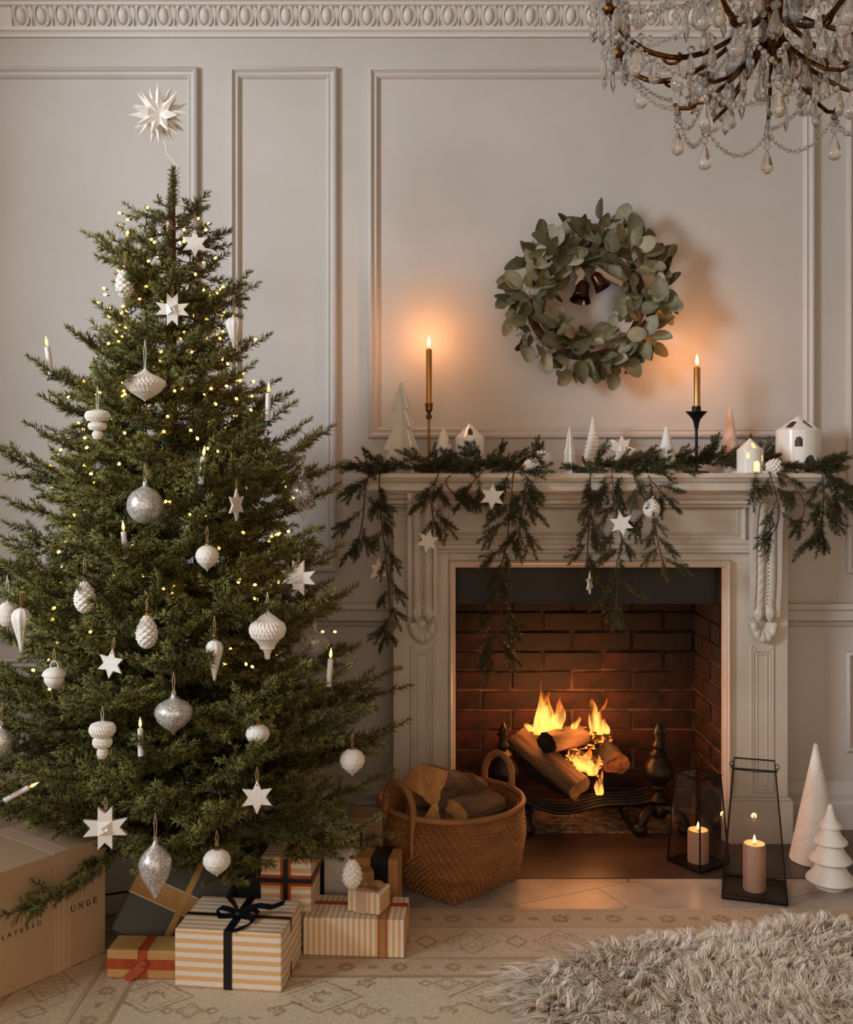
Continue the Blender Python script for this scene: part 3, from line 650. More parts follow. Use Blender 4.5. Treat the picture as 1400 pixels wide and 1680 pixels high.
fs_.append(tuple(range(n-1, -1, -1)))
mb.add(vs_, fs_); mb.build('woven_wall', WICK, bk, smooth=None)
mb = MB()                                     # inner face, so the wall has thickness
iv = [(x*.955, y*.955, max(z, .008)) for x, y, z in vs_]; mb.add(iv, [tuple(reversed(f)) for f in fs_[:-1]]+[tuple(range(n))]); mb.build('inner_wall', WICK, bk, smooth=None)
mb = MB(); mb.tube([(.222*math.cos(2*PI*k/60), .222*math.sin(2*PI*k/60), hB) for k in range(60)], .0095, 8, closed=True); mb.build('rim', WICK, bk, smooth=60)
for c_ in (225, 45):
    mb = MB(); f0, f1 = R(c_-15), R(c_+15); pts = []
    for th, zz in ((f0, hB-.11), (f0, hB-.05)): pts.append((.237*math.cos(th), .237*math.sin(th), zz))
    for i in range(15):
        u = i/14; th = f0+(f1-f0)*(.5-.5*math.cos(PI*u)); pts.append((.228*math.cos(th), .228*math.sin(th), hB+.095*math.sin(PI*u)**.75))
    for th, zz in ((f1, hB-.05), (f1, hB-.11)): pts.append((.237*math.cos(th), .237*math.sin(th), zz))
    mb.tube(pts, [.006,.007]+[.0105]*15+[.007,.006], 8); h_ = mb.build('handle', WICK, bk, smooth=60)
    m2 = MB(); P_ = [Vector(p) for p in pts[2:-2]]; bind = []
    for i in range(len(P_)-1):
        for k in range(3):
            p = P_[i].lerp(P_[i+1], k/3); t = (P_[i+1]-P_[i]).normalized(); m2.tube([p-t*.0016, p+t*.0016], .0116, 8)
    m2.build('binding', mat('rattan_binding', C(140,94,56), rough=.6) if c_ == 225 else MATS['rattan_binding'], h_, smooth=60)
G2 = 'firewood in the basket'
log('firewood', 'split log with broad pale face topmost in the wicker basket', P(778, 1306, 3.32), P(704, 1296, 3.06), .058, .07, G2, seed=11, wedge=4.2, oval=1.15)
log('firewood', 'narrow split log leaning forward in the basket below the broad pale log', P(748, 1318, 3.22), P(714, 1334, 3.03), .05, .05, G2, seed=12, wedge=.4, oval=.6)
log('firewood', 'dark bark-covered log lying across the basket nearest its tall far handle', P(742, 1336, 3.06), P(808, 1318, 3.22), .045, .043, G2, seed=13)
log('firewood', 'dark split log at the back of the basket behind the pale one', P(678, 1326, 3.24), P(770, 1316, 3.33), .046, .044, G2, seed=14, wedge=2)
log('firewood', 'dark log low at the front of the basket by its rim', P(668, 1350, 3.1), P(765, 1356, 3.08), .042, .042, G2, seed=15)

# ================================================================== SHELF AND FLOOR CERAMICS, CANDLES
WAX = mat('wax_pillar', C(204,158,130), rough=.5, sss=.3); 
def flame_prof(h, r): return [(0,0),(r*.55,h*.08),(r*.95,h*.25),(r,h*.36),(r*.8,h*.55),(r*.45,h*.78),(r*.15,h*.94),(0,h)]
def add_flame(root, z, h, r, power, soft=.012, col_=(1,.40,.15), lift=None):
    mb = MB(); mb.tube([(0,0,z-.002),(.0008,0,z+h*.28)], .0011, 5); mb.build('wick', BLACK, root)
    mb = MB(); mb.lathe(flame_prof(h, r), 12, c=(0,0,z+.004)); mb.build('flame', FLAME, root, smooth=60)
    if power:
        l = light('candle_light', 'POINT', (0,0,0), power, col_, shadow_soft_size=soft); l.parent = root; l.location = (0, 0, z+h+.012 if lift is None else lift)
def spiralseg(n): return [2*PI*i/n for i in range(n)]
# tall slotted tree
def slab_tree():
    d = 3.46; z0 = SZ; t = thing('ceramic_tree', 'tall white slotted tree of two crossed slabs at the end of the mantel', 'tree ornament', (X(659, d), d, z0), (0,0,R(33)))
    k = d/F; prof = [(1.5,149),(15.5,108),(16.5,105),(14,104),(9.5,103),(22.5,78),(23.5,75),(21,74),(15,73),(29,41),(30,38),(27,37),(21,36),(33,2),(33,0)]
    pts = [(w_*k*1.12, h_*k) for w_, h_ in prof]; poly = [(-x, z) for x, z in pts[::-1]]+pts
    for a in (0, 90):
        mb = MB(); mb.prism(poly, -.0045, .0045, Matrix.Rotation(R(a), 4, 'Z')); mb.build('slab', BISQR, t, smooth=None, bevel=.0015)
slab_tree()
# brass candlestick with a gold candle
d = 3.55; k = d/F
t = thing('candlestick', 'slender antique brass candlestick on the mantel beside the tall slotted tree', 'candlestick', (X(704, d), d, SZ))
mb = MB(); mb.lathe([(.036,0),(.036,.004),(.03,.008),(.014,.014),(.008,.022),(.0045,.03)], 28); mb.build('base', GOLD, t)
mb = MB(); mb.lathe([(.0042,.03),(.0042,.185)], 12); mb.build('stem', GOLD, t)
mb = MB(); mb.lathe([(.0042,.183),(.009,.187),(.0115,.193),(.009,.2),(.005,.203),(.007,.207),(.011,.212),(.0125,.22),(.0125,.232),(.0145,.236),(.0145,.239),(.0095,.239),(.0095,.225)], 24); mb.build('cup', GOLD, t)
c = thing('taper_candle', 'lit gold taper candle in the brass candlestick', 'candle', (X(704, d), d, SZ+.2255))
mb = MB(); mb.lathe([(.0092,0),(.0098,.06),(.0105,.195),(.009,.199),(0,.2)], 20); mb.build('candle_body', GOLDC, c); add_flame(c, .2, .042, .006, 1.5)
# black holder
d = 3.5
t = thing('candle_holder', 'matt black candle holder with flared drip dish on the mantel', 'candlestick', (X(1143, d), d, SZ))
mb = MB(); mb.lathe([(.042,0),(.042,.004),(.036,.006),(.008,.008),(.005,.012)], 28); mb.build('base', BLACK, t)
mb = MB(); mb.lathe([(.005,.012),(.005,.15)], 12); mb.build('stem', BLACK, t)
mb = MB(); mb.lathe([(.005,.148),(.0075,.155),(.009,.168),(.014,.182),(.024,.194),(.036,.206),(.036,.208),(.015,.206),(.0148,.226),(.0112,.226),(.0112,.208)], 32); mb.build('drip_dish', BLACK, t)
c = thing('taper_candle', 'lit gold taper candle in the black holder under the wreath', 'candle', (X(1144, d), d, SZ+.2095))
mb = MB(); mb.lathe([(.0104,0),(.0112,.145),(.0095,.149),(0,.15)], 20); mb.build('candle_body', GOLDC, c); add_flame(c, .15, .04, .006, 1.8)
# small two-tier tree
d = 3.48
o = MB().lathe([(.036,0),(.034,.012),(.022,.072),(.02,.076),(.028,.078),(.029,.082),(.026,.09),(.008,.14),(.004,.146),(0,.148)], 32).build('ceramic_tree', BISQ); o.location = (X(728, d), d, SZ); tag(o, 'small white two-tier ceramic tree between brass candlestick and round house', 'tree ornament')
# houses
def arch(w_, h_, n=8): return [(-w_/2,0),(w_/2,0)]+[(w_/2*math.cos(a), h_-w_/2+w_/2*math.sin(a)) for a in [PI*i/n for i in range(n+1)]]
def house(name, label, px, d, r, he, ht, openings, roofops, plate=None, z0=SZ, lit=0):
    t = thing(name, label, 'house ornament', (X(px, d), d, z0))
    th_ = .004; N = 72
    # wall: cylinder grid with cells inside the arched openings removed, given thickness
    rows = 40; hz = he/rows
    def inside(u, z):
        for (ang, zb, w_, h_) in openings:
            du = ((u-R(ang)+PI) % (2*PI)-PI)*r
            if abs(du) < w_/2 and zb < z < zb+h_-w_/2: return True
            if z >= zb+h_-w_/2 and math.hypot(du, z-(zb+h_-w_/2)) < w_/2: return True
        return False
    def roof_in(u, f):
        for (ang, f0, w_, h_) in roofops:
            rr = r*(1-f)+.001; du = ((u-R(ang)+PI) % (2*PI)-PI)*rr
            if abs(du) < w_/2 and f0 < f < f0+h_*.6: return True
            if f >= f0+h_*.6 and math.hypot(du/(w_/2), (f-f0-h_*.6)/(h_*.4)) < 1: return True
        return False
    def shell(name, pos, test, rows, N):
        mb = MB(); vs_ = []; fs_ = []
        for i in range(rows+1):
            for k in range(N): vs_.append(pos(2*PI*k/N, i/rows))
        for i in range(rows):
            for k in range(N):
                if not test(2*PI*(k+.5)/N, (i+.5)/rows): fs_.append((i*N+k, i*N+(k+1) % N, (i+1)*N+(k+1) % N, (i+1)*N+k))
        mb.add(vs_, fs_); o = mb.build(name, PORC, t, smooth=50); so = o.modifiers.new('thick', 'SOLIDIFY'); so.thickness = th_; so.offset = -1; return o
    shell('wall', lambda u, f: (r*math.cos(u), r*math.sin(u), he*f), lambda u, f: inside(u, f*he), 72, 144)
    shell('roof', lambda u, f: ((r+.0008)*(1-f)*math.cos(u)+.00001*math.cos(u), (r+.0008)*(1-f)*math.sin(u), he+(ht-he)*f-.004*math.sin(PI*f)*0), lambda u, f: roof_in(u, f), 36, 144)
    mb = MB(); mb.lathe([(0,0.0005),(r-.003,.0005),(r-.003,.004),(0,.004)], 40); mb.build('floor_disc', PORC, t)
    if plate: mb = MB(); mb.box((-plate/2, -plate*.3, -.0), (plate/2, plate*.3, .007)); mb.build('base_plate', PORC, t, bevel=.001)
    if lit:
        m2 = MB(); m2.lathe([(.009,.0045),(.009,.016),(0,.017)], 14); m2.build('tealight', WAX, t); m2 = MB(); m2.lathe(flame_prof(.012, .003), 8, c=(0,0,.017)); m2.build('tealight_flame', FLAME, t)
        l = light('tealight_glow', 'POINT', (0,0,0), lit, (1,.55,.2), shadow_soft_size=.006); l.parent = t; l.location = (0,0,.035)
    return t
house('ceramic_house', 'glossy white round ceramic house behind the garland beside two-tier tree', 771, 3.5, .05, .118, .17, [(-112,.07,.011,.022),(-55,.06,.011,.022)], [(-88,.18,.017,.45)])
house('ceramic_house', 'small glossy white round house with a glowing doorway', 1231, 3.415, .043, .075, .116, [(-78,.004,.023,.036),(-118,.048,.012,.02),(-42,.04,.012,.02)], [(-84,.16,.013,.5)], plate=.098, lit=.12)
house('ceramic_house', 'largest glossy white round house with arched door at the end of the mantel', 1310, 3.53, .074, .145, .195, [(-76,.004,.04,.056),(-107,.088,.024,.034),(-32,.07,.024,.034),(-160,.02,.02,.03)], [(-60,.16,.028,.52),(-140,.16,.028,.52)])
# pleated tree
d = 3.45; t = thing('ceramic_tree', 'slim white folded tree with sharp pleats standing alone mid mantel', 'tree ornament', (X(935, d), d, SZ), (0,0,R(12)))
mb = MB(); vs_ = []; fs_ = []; n = 12; pr = [(.026,0),(.016,.062),(.02,.061),(.009,.108),(.0125,.107),(.0015,.155)]
for i, (r_, z) in enumerate(pr):
    for k_ in range(n): a = 2*PI*k_/n; q = r_*(1 if k_ % 2 else .42); vs_.append((q*math.cos(a), q*math.sin(a), z))
for i in range(len(pr)-1):
    for k_ in range(n): fs_.append((i*n+k_, i*n+(k_+1) % n, (i+1)*n+(k_+1) % n, (i+1)*n+k_))
fs_ += [tuple(range(n-1,-1,-1)), tuple((len(pr)-1)*n+k_ for k_ in range(n))]; mb.add(vs_, fs_); mb.build('pleated_body', BISQ, t, smooth=None)
# ringed cone
d = 3.55; prof = []
for i in range(13): z = .004+i*.0138; r_ = .041*(1-i/13.4)+.002; prof += [(r_*.9, z), (r_*1.04, z+.004), (r_*1.0, z+.0095), (r_*.88, z+.0125)]
o = MB().lathe([(.036,0)]+prof+[(.003,.186),(.0035,.19),(0,.194)], 36).build('ceramic_tree', BISQ, smooth=60); o.location = (X(973, d), d, SZ); tag(o, 'white ridged cone tree wound with rings on the mantel', 'tree ornament')
# fluted cone in two pieces
d = 3.43; t = thing('ceramic_tree', 'white fluted cone box tree beside the black candle holder', 'tree ornament', (X(1094, d), d, SZ))
fl = lambda tt, r, z, i: r*(1-.045*abs(math.sin(9*tt)))
MB().lathe([(.039,0),(.0395,.006),(.034,.028),(.0338,.0285),(.0335,.029),(.0275,.055),(.024,.056)], 72, rf=fl).build('box_base', BISQ, t, smooth=50)
MB().lathe([(.0265,.0565),(.0272,.058),(.0085,.142),(.006,.15),(.0035,.153),(0,.154)], 72, rf=lambda tt, r, z, i: r*(1-.05*abs(math.sin(9*tt)) if z < .145 else 1)).build('lid', BISQ, t, smooth=50)
# marble cone behind
d = 3.6; o = MB().lathe([(.046,0),(.045,.004),(.005,.222),(.003,.227),(0,.229)], 36).build('marble_cone', mat('pink_marble', C(226,196,182), C(226,218,210), rough=.3, scale=9, lo=.42, hi=.58)); o.location = (X(1198, d), d, SZ); tag(o, 'pink veined marble cone standing behind the small glowing house', 'cone ornament')
# floor cone with torn edges, tiered tree
t = thing('ceramic_cone', 'tall white bisque cone with wavy incised edges on the hearth', 'cone ornament', (X(1339, 3.35), 3.35, .008))
mb = MB(); vs_ = []; fs_ = []; N, rows = 120, 150
def wavy(u, z):
    for j in range(5):
        zz = .05+.07*j+.045*abs(((u*1.5/PI+j*.5) % 1)*2-1)+.004*math.sin(u*22)+.003*math.sin(u*37+j)
        if abs(z-zz) < .0022: return 1
    return 0
for i in range(rows+1):
    z = .372*i/rows; r_ = .083*(1-i/rows)+.006*(i/rows)
    for k_ in range(N): a = 2*PI*k_/N; q = r_-(.0022 if wavy(a, z) and i > 1 else 0)-(.002 if i == 0 else 0); vs_.append((q*math.cos(a), q*math.sin(a), z))
for i in range(rows):
    for k_ in range(N): fs_.append((i*N+k_, i*N+(k_+1) % N, (i+1)*N+(k_+1) % N, (i+1)*N+k_))
vs_.append((0,0,.378)); top = len(vs_)-1
for k_ in range(N): fs_.append((rows*N+k_, rows*N+(k_+1) % N, top))
fs_.append(tuple(range(N-1,-1,-1))); mb.add(vs_, fs_); mb.build('cone_body', BISQ, t, smooth=60)
o = MB().lathe([(.042,0),(.044,.003),(.043,.012),(.05,.016),(.068,.02),(.072,.024),(.07,.03),(.052,.05),(.04,.072),(.036,.076),(.058,.08),(.062,.084),(.06,.09),(.044,.108),(.034,.128),(.031,.131),(.047,.134),(.05,.138),(.048,.144),(.034,.158),(.026,.176),(.024,.179),(.033,.182),(.0345,.186),(.032,.191),(.019,.206),(.011,.228),(.0085,.24),(.007,.247),(.004,.251),(0,.252)], 48).build('ceramic_tree', BISQ, smooth=50); o.location = (X(1363, 3.13), 3.13, .0066); tag(o, 'white four-tier ceramic tree standing on the tiles beside the cone', 'tree ornament')

# ---- lanterns
def lantern(label, clabel, cx, cy, rot, b, tp, h, cr, ch, z0, power):
    t = thing('glass_lantern', label, 'lantern', (cx, cy, z0), (0,0,R(rot)), group='glass lanterns on the hearth')
    B = [(sx*b/2, sy*b/2, .004) for sx, sy in ((-1,-1),(1,-1),(1,1),(-1,1))]; T = [(sx*tp/2, sy*tp/2, h) for sx, sy in ((-1,-1),(1,-1),(1,1),(-1,1))]
    for i in range(4):
        mb = MB(); mb.tube([B[i], T[i]], .0028, 4); mb.build('frame_post', BLACK, t)
        mb = MB(); mb.tube([B[i], B[(i+1) % 4]], .0034, 4); mb.build('base_rail', BLACK, t)
        mb = MB(); mb.tube([T[i], T[(i+1) % 4]], .0028, 4); mb.build('top_rail', BLACK, t)
        mb = MB(); q = [Vector(B[i]), Vector(B[(i+1) % 4]), Vector(T[(i+1) % 4]), Vector(T[i])]; mb.add(q, [(0,1,2,3)]); mb.build('glass_pane', GLASS, t, smooth=None)
    mb = MB(); mb.box((-b/2, -b/2, 0), (b/2, b/2, .004)); mb.build('base_plate', BLACK, t, smooth=None)
    for sx in (-1, 1):
        mb = MB(); mb.tube([(sx*(tp/2+.006)+.006*math.cos(a)*sx, -.0+0*a, h-.003+.008*math.sin(a)) for a in [2*PI*i/14 for i in range(14)]], .0014, 5, closed=True); mb.build('handle_ring', BLACK, t, smooth=60)
    mb = MB(); mb.tube([(-tp/2-.006, 0, h-.006), (-tp/2-.004, -tp/2-.004, h-.001), (0, -tp/2-.005, h-.004), (tp/2+.004, -tp/2-.004, h-.001), (tp/2+.006, 0, h-.006)], .0014, 5); mb.build('wire_handle', BLACK, t, smooth=60)
    c = thing('pillar_candle', clabel, 'candle', (cx, cy, z0+.0045), group='ribbed pillar candles')
    mb = MB(); mb.lathe([(cr,0),(cr,ch-.004),(cr-.003,ch),(cr*.5,ch-.004),(0,ch-.006)], 96, rf=lambda tt, r, z, i: r*(1-.045*(.5+.5*math.cos(30*tt))) if i < 2 else r); mb.build('candle_body', WAX, c, smooth=60)
    add_flame(c, ch-.005, .027, .0048, power, .008, lift=ch+.02)
lantern('larger smoked glass lantern with black metal frame beside the white cone', 'lit ribbed cream pillar candle inside the larger lantern', .983, 3.105, -17, .182, .118, .378, .033, .138, .0068, .4)
lantern('smaller smoked glass lantern standing on the slate before the firebox', 'lit ribbed cream pillar candle inside the smaller lantern', .872, 3.325, 34, .135, .098, .285, .0335, .102, .008, .32)

# ================================================================== WREATH AND BELLS
LEAFS = [mat('leaf_%d' % i, c1, c2, rough=.55, scale=30, rnd_v=.22, spec=.35) for i, (c1, c2) in enumerate([(C(94,88,58),C(70,66,42)), (C(128,120,90),C(98,92,66)), (C(84,72,42),C(62,54,32)), (C(164,156,134),C(132,126,100))])]
def leaf_mesh(Ln, W, shape, m, cup):
    n, k = 8, 4; vs_ = []; fs_ = []
    for i in range(n+1):
        t = i/n; w_ = W*(math.sin(PI*min(1, t**shape*.97+.015)))**.55*.5
        for j in range(-2, 3):
            u = j/2; vs_.append((t*Ln, u*w_, cup*Ln*(-.5*(t-.5)**2)+.18*w_*abs(u)**1.5*(1+cup)))
    for i in range(n):
        for j in range(4): a = i*5+j; fs_.append((a, a+5, a+6, a+1))
    mb = MB(); mb.add(vs_, fs_); mb.tube([(-.012,0,.001), (0,0,-.001), (Ln*.9,0,-.0004-cup*Ln*.08)], .0007, 4); return mb.mesh('leaf', m, 180)
LM = [leaf_mesh(.062, .044, .8, LEAFS[1], .5), leaf_mesh(.05, .04, .9, LEAFS[3], .2), leaf_mesh(.06, .033, .8, LEAFS[0], .8), leaf_mesh(.052, .026, .75, LEAFS[2], .4), leaf_mesh(.042, .03, .85, LEAFS[1], -.3), leaf_mesh(.046, .03, .8, LEAFS[0], .3)]
wc = Vector((X(962, 3.61), 3.605, Z(491, 3.61)))
wr = thing('wreath', 'round eucalyptus leaf wreath hanging on the panelled wall', 'wreath', wc)
mb = MB(); mb.tube([(.198*math.cos(a), .02, .198*math.sin(a)) for a in spiralseg(48)], .015, 8, closed=True); mb.build('twig_ring', mat('twig', C(88,66,44), C(58,44,30), rough=.9, scale=30), wr, smooth=60)
rl = random.Random(21)
for i in range(300):
    a = 2*PI*((i*.61803) % 1)+rl.uniform(-.1, .1); rho = rl.uniform(-.085, .078)
    front = max(0, 1-(rho/.09)**2)**.5
    pos = Vector(((.198+rho)*math.cos(a), -.01-.06*front*rl.uniform(.0, 1.15), (.198+rho)*math.sin(a)))
    rad = Vector((math.cos(a), 0, math.sin(a))); tan_ = Vector((-math.sin(a), 0, math.cos(a)))
    dr = (rad*(rho*9+rl.uniform(-.45, .75))+tan_*rl.uniform(-1, 1)*.9+Vector((0,-1,0))*rl.uniform(.0, .55)*front)
    if rho < -.04: dr = dr*.7+tan_*rl.choice((-1,1))*.9+rad*.3
    dr.normalize(); nrm = (Vector((0,-1,0))+Vector((rl.uniform(-1.1,1.1), 0, rl.uniform(-.7,1.1)))); nrm = (nrm-dr*nrm.dot(dr)).normalized()
    y = nrm.cross(dr); M = Matrix((dr, y, nrm)).transposed().to_4x4(); s_ = rl.uniform(.85, 1.6)*(.88 if rho < -.03 else 1)
    link('leaf', rl.choice(LM if rl.random() < .7 else LM[:2]), wr, Matrix.Translation(pos) @ M @ Matrix.Scale(s_, 4))
mb = MB(); mb2 = MB()
for i in range(26):
    a = rl.uniform(0, 2*PI); p = Vector((.205*math.cos(a), -.03, .205*math.sin(a))); dr = Vector((math.cos(a+rl.uniform(-1,1)), -.25, math.sin(a+rl.uniform(-1,1)))).normalized(); L_ = rl.uniform(.05, .095)
    mb.tube([p, p+dr*L_*.6, p+dr*L_+Vector((0,-.006,-.004))], .0011, 5)
    for k_ in range(7):
        q = p+dr*L_*rl.uniform(.45, 1)+Vector((rl.uniform(-.012,.012), rl.uniform(-.01,0), rl.uniform(-.012,.012))); mb2.sphere(q, rl.uniform(.0018, .003), 6, 4)
o = mb.build('seed_stalks', MATS['twig'], wr); o['kind'] = 'stuff'; o = mb2.build('seed_buds', mat('seed', C(120,116,80), rough=.7), wr); o['kind'] = 'stuff'
BRONZ = mat('aged_bronze', C(92,58,38), C(50,32,24), rough=.28, metal=.95, scale=24)
def bell(px, py, s_, rot, label):
    t = thing('bell', label, 'bell', P(px, py, 3.56), rot, group='bronze bells in the wreath'); t.scale = (s_,)*3; t.matrix_basis = Matrix.Translation(P(px, py, 3.56)) @ Euler(rot).to_matrix().to_4x4() @ Matrix.Scale(s_, 4)
    MB().lathe([(.0,.0),(.012,-.0005),(.018,-.004),(.021,-.012),(.0225,-.013),(.0225,-.016),(.0215,-.017),(.024,-.04),(.0275,-.052),(.0295,-.053),(.0295,-.056),(.029,-.057),(.034,-.066),(.035,-.069),(.033,-.069),(.026,-.054),(.02,-.02),(.016,-.006),(0,-.004)], 36).build('bell_body', BRONZ, t, smooth=35)
    mb = MB(); mb.tube([(0,0,-.006),(0,0,-.062)], .0012, 5); mb.sphere((0,0,-.068), .0062, 12, 8); mb.build('clapper', BRONZ, t, smooth=60)
    mb = MB(); mb.tube([(.008*math.cos(a), 0, .006+.008*math.sin(a)) for a in spiralseg(16)], .002, 6, closed=True); mb.build('ring', BRONZ, t, smooth=60)
bell(958, 462, 1.05, (R(-14), R(12), 0), 'larger bronze bell hanging lower inside the wreath'); bell(975, 449, .88, (R(-8), R(-30), 0), 'smaller bronze bell hanging tilted inside the wreath')
mb = MB(); mb.tube([P(958,461,3.557), P(962,440,3.57), P(968,424,3.585)], .0012, 5); mb.tube([P(975,447,3.558), P(971,436,3.57), P(968,424,3.585)], .0012, 5)
tag(mb.build('hanging_twine', MATS['twig']), 'thin brown cord tying the two bells to the wreath', 'cord')
mb = MB(); pts = [P(948,440,3.56), P(938,452,3.55), P(942,468,3.545), P(955,470,3.545)]; mb.ribbon([P(946,437,3.57), P(955,452,3.548), P(948,466,3.545), P(940,470,3.55)], (.8,0,.35), .026); mb.ribbon([P(978,440,3.56), P(995,452,3.55), P(1010,460,3.548), P(1022,466,3.552)], (.35,0,.9), .018)
tag(mb.build('wreath_ribbon', mat('taupe_ribbon', C(150,122,98), rough=.6), smooth=60), 'taupe ribbon tied behind the bronze bells', 'ribbon')

# ================================================================== FIR NEEDLES: TWIGS AND BRANCHES
NEED = attr_mat('fir_needles', rough=.5, spec=.35, rnd_v=.22)
def lin3(r, g, b): return np.array([s2l(r/255), s2l(g/255), s2l(b/255)])
class Needles:
    def __init__(s, seed, dark, light_, stem): s.rs = np.random.RandomState(seed); s.V = []; s.F = []; s.C = []; s.n = 0; s.dark, s.light, s.stem = dark, light_, stem
    def put(s, V, Fc, Cl): s.V.append(V); s.F.append(Fc+s.n); s.C.append(Cl); s.n += len(V)
    def twig(s, p0, d, L, dens=600, nl=.0245, r=.0016, bare=0, wd=.0019, curl=0.0, flat=.6, young=0.3):
        rs = s.rs; d = np.array(d, float); d /= np.linalg.norm(d); p0 = np.array(p0, float)
        up = np.array([0,0,1.]); sd = np.cross(up, d); sd = sd/(np.linalg.norm(sd)+1e-9) if np.linalg.norm(sd) > 1e-3 else np.array([1.,0,0]); up = np.cross(d, sd)
        cv = lambda t: p0+np.outer(t*L, d)+np.outer(curl*L*t**2, up)
        ts = np.linspace(0, 1, 5); c = cv(ts)                                   # stem, three-sided
        ring = [c+sd*r*(1-.6*ts)[:, None]*math.cos(a)+up*r*(1-.6*ts)[:, None]*math.sin(a) for a in (0, 2.09, 4.19)]
        V = np.stack(ring, 1).reshape(-1, 3); Fc = []
        for i in range(4):
            for k in range(3): a, b = i*3+k, i*3+(k+1) % 3; Fc += [(a, b, b+3), (a, b+3, a+3)]
        s.put(V, np.array(Fc), np.tile(s.stem, (len(V), 1)))
        n = int(L*(1-bare)*dens)
        if n < 3: return
        t = bare+(1-bare)*(np.arange(n)+rs.uniform(0, 1, n))/n; ph = rs.uniform(0, 2*PI, n)
        rad = np.outer(np.cos(ph), sd)+np.outer(np.sin(ph)*(1-.35*flat), up)+np.outer(np.where(np.sin(ph) < 0, .25*flat, .1), up)
        rad /= np.linalg.norm(rad, axis=1)[:, None]
        an = np.radians(rs.uniform(48, 72, n))*(1-.55*t**3); nd = d*np.cos(an)[:, None]+rad*np.sin(an)[:, None]
        ln = nl*rs.uniform(.75, 1.15, n)*(1-.35*t**4); b0 = cv(t); tip = b0+nd*ln[:, None]
        q = np.cross(nd, rad); q /= np.linalg.norm(q, axis=1)[:, None]+1e-9; q2 = np.cross(nd, q)
        w_ = wd*rs.uniform(.8, 1.2, n)[:, None]; mid = b0+nd*ln[:, None]*.3
        V = np.stack([b0, mid+q*w_, mid-q*w_*.5+q2*w_*.8, mid-q*w_*.5-q2*w_*.8, tip], 1).reshape(-1, 3); o = (np.arange(n)*5)[:, None]
        Fc = np.concatenate([o+np.array(f) for f in ((1,2,4),(2,3,4),(3,1,4),(0,2,1),(0,3,2),(0,1,3))])
        mixv = np.clip(rs.uniform(0, .28)+rs.uniform(0, .25, n)+young*t*rs.uniform(.4, 1), 0, 1)[:, None]; cl = s.dark*(1-mixv)+s.light*mixv
        s.put(V, Fc, np.repeat(cl, 5, 0))
    def mesh(s, name): return np_mesh(name, np.concatenate(s.V), np.concatenate(s.F), NEED, np.concatenate(s.C), smooth=False)
T_D, T_L, T_S = lin3(34,39,18), lin3(146,143,76), lin3(92,66,42)
G_D, G_L, G_S = lin3(34,37,21), lin3(92,94,54), lin3(84,56,42)
def branch_mesh(L, seed):
    nd = Needles(seed, T_D, T_L, T_S); rs = nd.rs; N = 14; pts = []
    for i in range(N+1): t = i/N; pts.append(np.array([L*t, .02*L*math.sin(t*5+seed), L*(-.10*math.sin(PI*t*.9)+.13*t*t)]))
    for i in range(N):
        dv = pts[i+1]-pts[i]; ln = np.linalg.norm(dv); t = i/N
        nd.twig(pts[i], dv, ln*1.05, dens=(120 if t < .15 else 480), r=.0045*(1-.72*t)+.0006, young=.2)
    nd.twig(pts[-1], pts[-1]-pts[-2], min(.07, .2*L+.025), young=.6)
    x = .14*L+.02; sgn = 1
    while x < L*.97:
        t = x/L; i = min(int(t*N), N-1); base = pts[i]+(pts[i+1]-pts[i])*(t*N-i); fw = (pts[i+1]-pts[i])/np.linalg.norm(pts[i+1]-pts[i])
        for sg in (sgn, -sgn) if rs.rand() < .6 else (sgn,):
            an = math.radians(rs.uniform(36, 58)); tl = min(.2, (.56*(L-x)+.045)*rs.uniform(.75, 1.1))*(.55+.45*min(1, t/.3))
            dv = fw*math.cos(an)+np.array([0, sg*math.sin(an), rs.uniform(-.22, .3)])
            nd.twig(base, dv, tl, curl=rs.uniform(-.05, .12), young=.5)
            y = .04; s2 = 1; dn = dv/np.linalg.norm(dv)
            while y < tl*.85 and tl > .065:
                sd = np.cross([0,0,1.], dn); dd = dn*.72+sd*s2*rs.uniform(.5, .8)+np.array([0,0,rs.uniform(-.25,.3)])
                nd.twig(base+dn*y, dd, min(.10, .5*(tl-y)+.038), young=.6); s2 = -s2; y += .052
        if rs.rand() < .3: nd.twig(base, fw*.75+np.array([0, rs.uniform(-.3,.3), .55]), min(.09, .3*(L-x)+.035), young=.5)
        x += rs.uniform(.052, .074); sgn = -sgn
    return nd.mesh('branch')
BL = [.13, .2, .27, .35, .44, .53, .63]
BM = {(i, k): branch_mesh(L, 100+i*7+k) for i, L in enumerate(BL) for k in range(2)}

TX, TY = -.732, 2.95                                  # trunk of the tree
PROFR = [(2.10,.06),(2.03,.085),(1.91,.135),(1.80,.15),(1.70,.17),(1.60,.24),(1.52,.305),(1.45,.325),(1.33,.41),(1.2,.415),(1.09,.425),(.95,.475),(.80,.52),(.65,.57),(.50,.63),(.36,.65),(.25,.62),(.15,.5)]
def RAD(z):
    P_ = PROFR[::-1]
    if z <= P_[0][0]: return P_[0][1]
    for (a, ra), (b, rb) in zip(P_, P_[1:]):
        if a <= z <= b: return ra+(rb-ra)*(z-a)/(b-a)
    return P_[-1][1]
tree = thing('christmas_tree', 'tall green fir Christmas tree standing beside the fireplace', 'Christmas tree', (TX, TY, .0105))
TZ0 = .0105
mb = MB(); mb.tube([(0,0,.0),(0,.004,.6),(.003,0,1.3),(.006,0,1.9),(.008,0,2.03)], [.034,.028,.02,.012,.008], 12); mb.build('trunk', TRUNK, tree, smooth=60)
nd = Needles(5, T_D, T_L, T_S)
nd.twig((.008,0,2.0), (.02,0,1), .115, dens=2600, nl=.02, r=.006, flat=0, young=.2); link('leader', nd.mesh('leader'), tree)
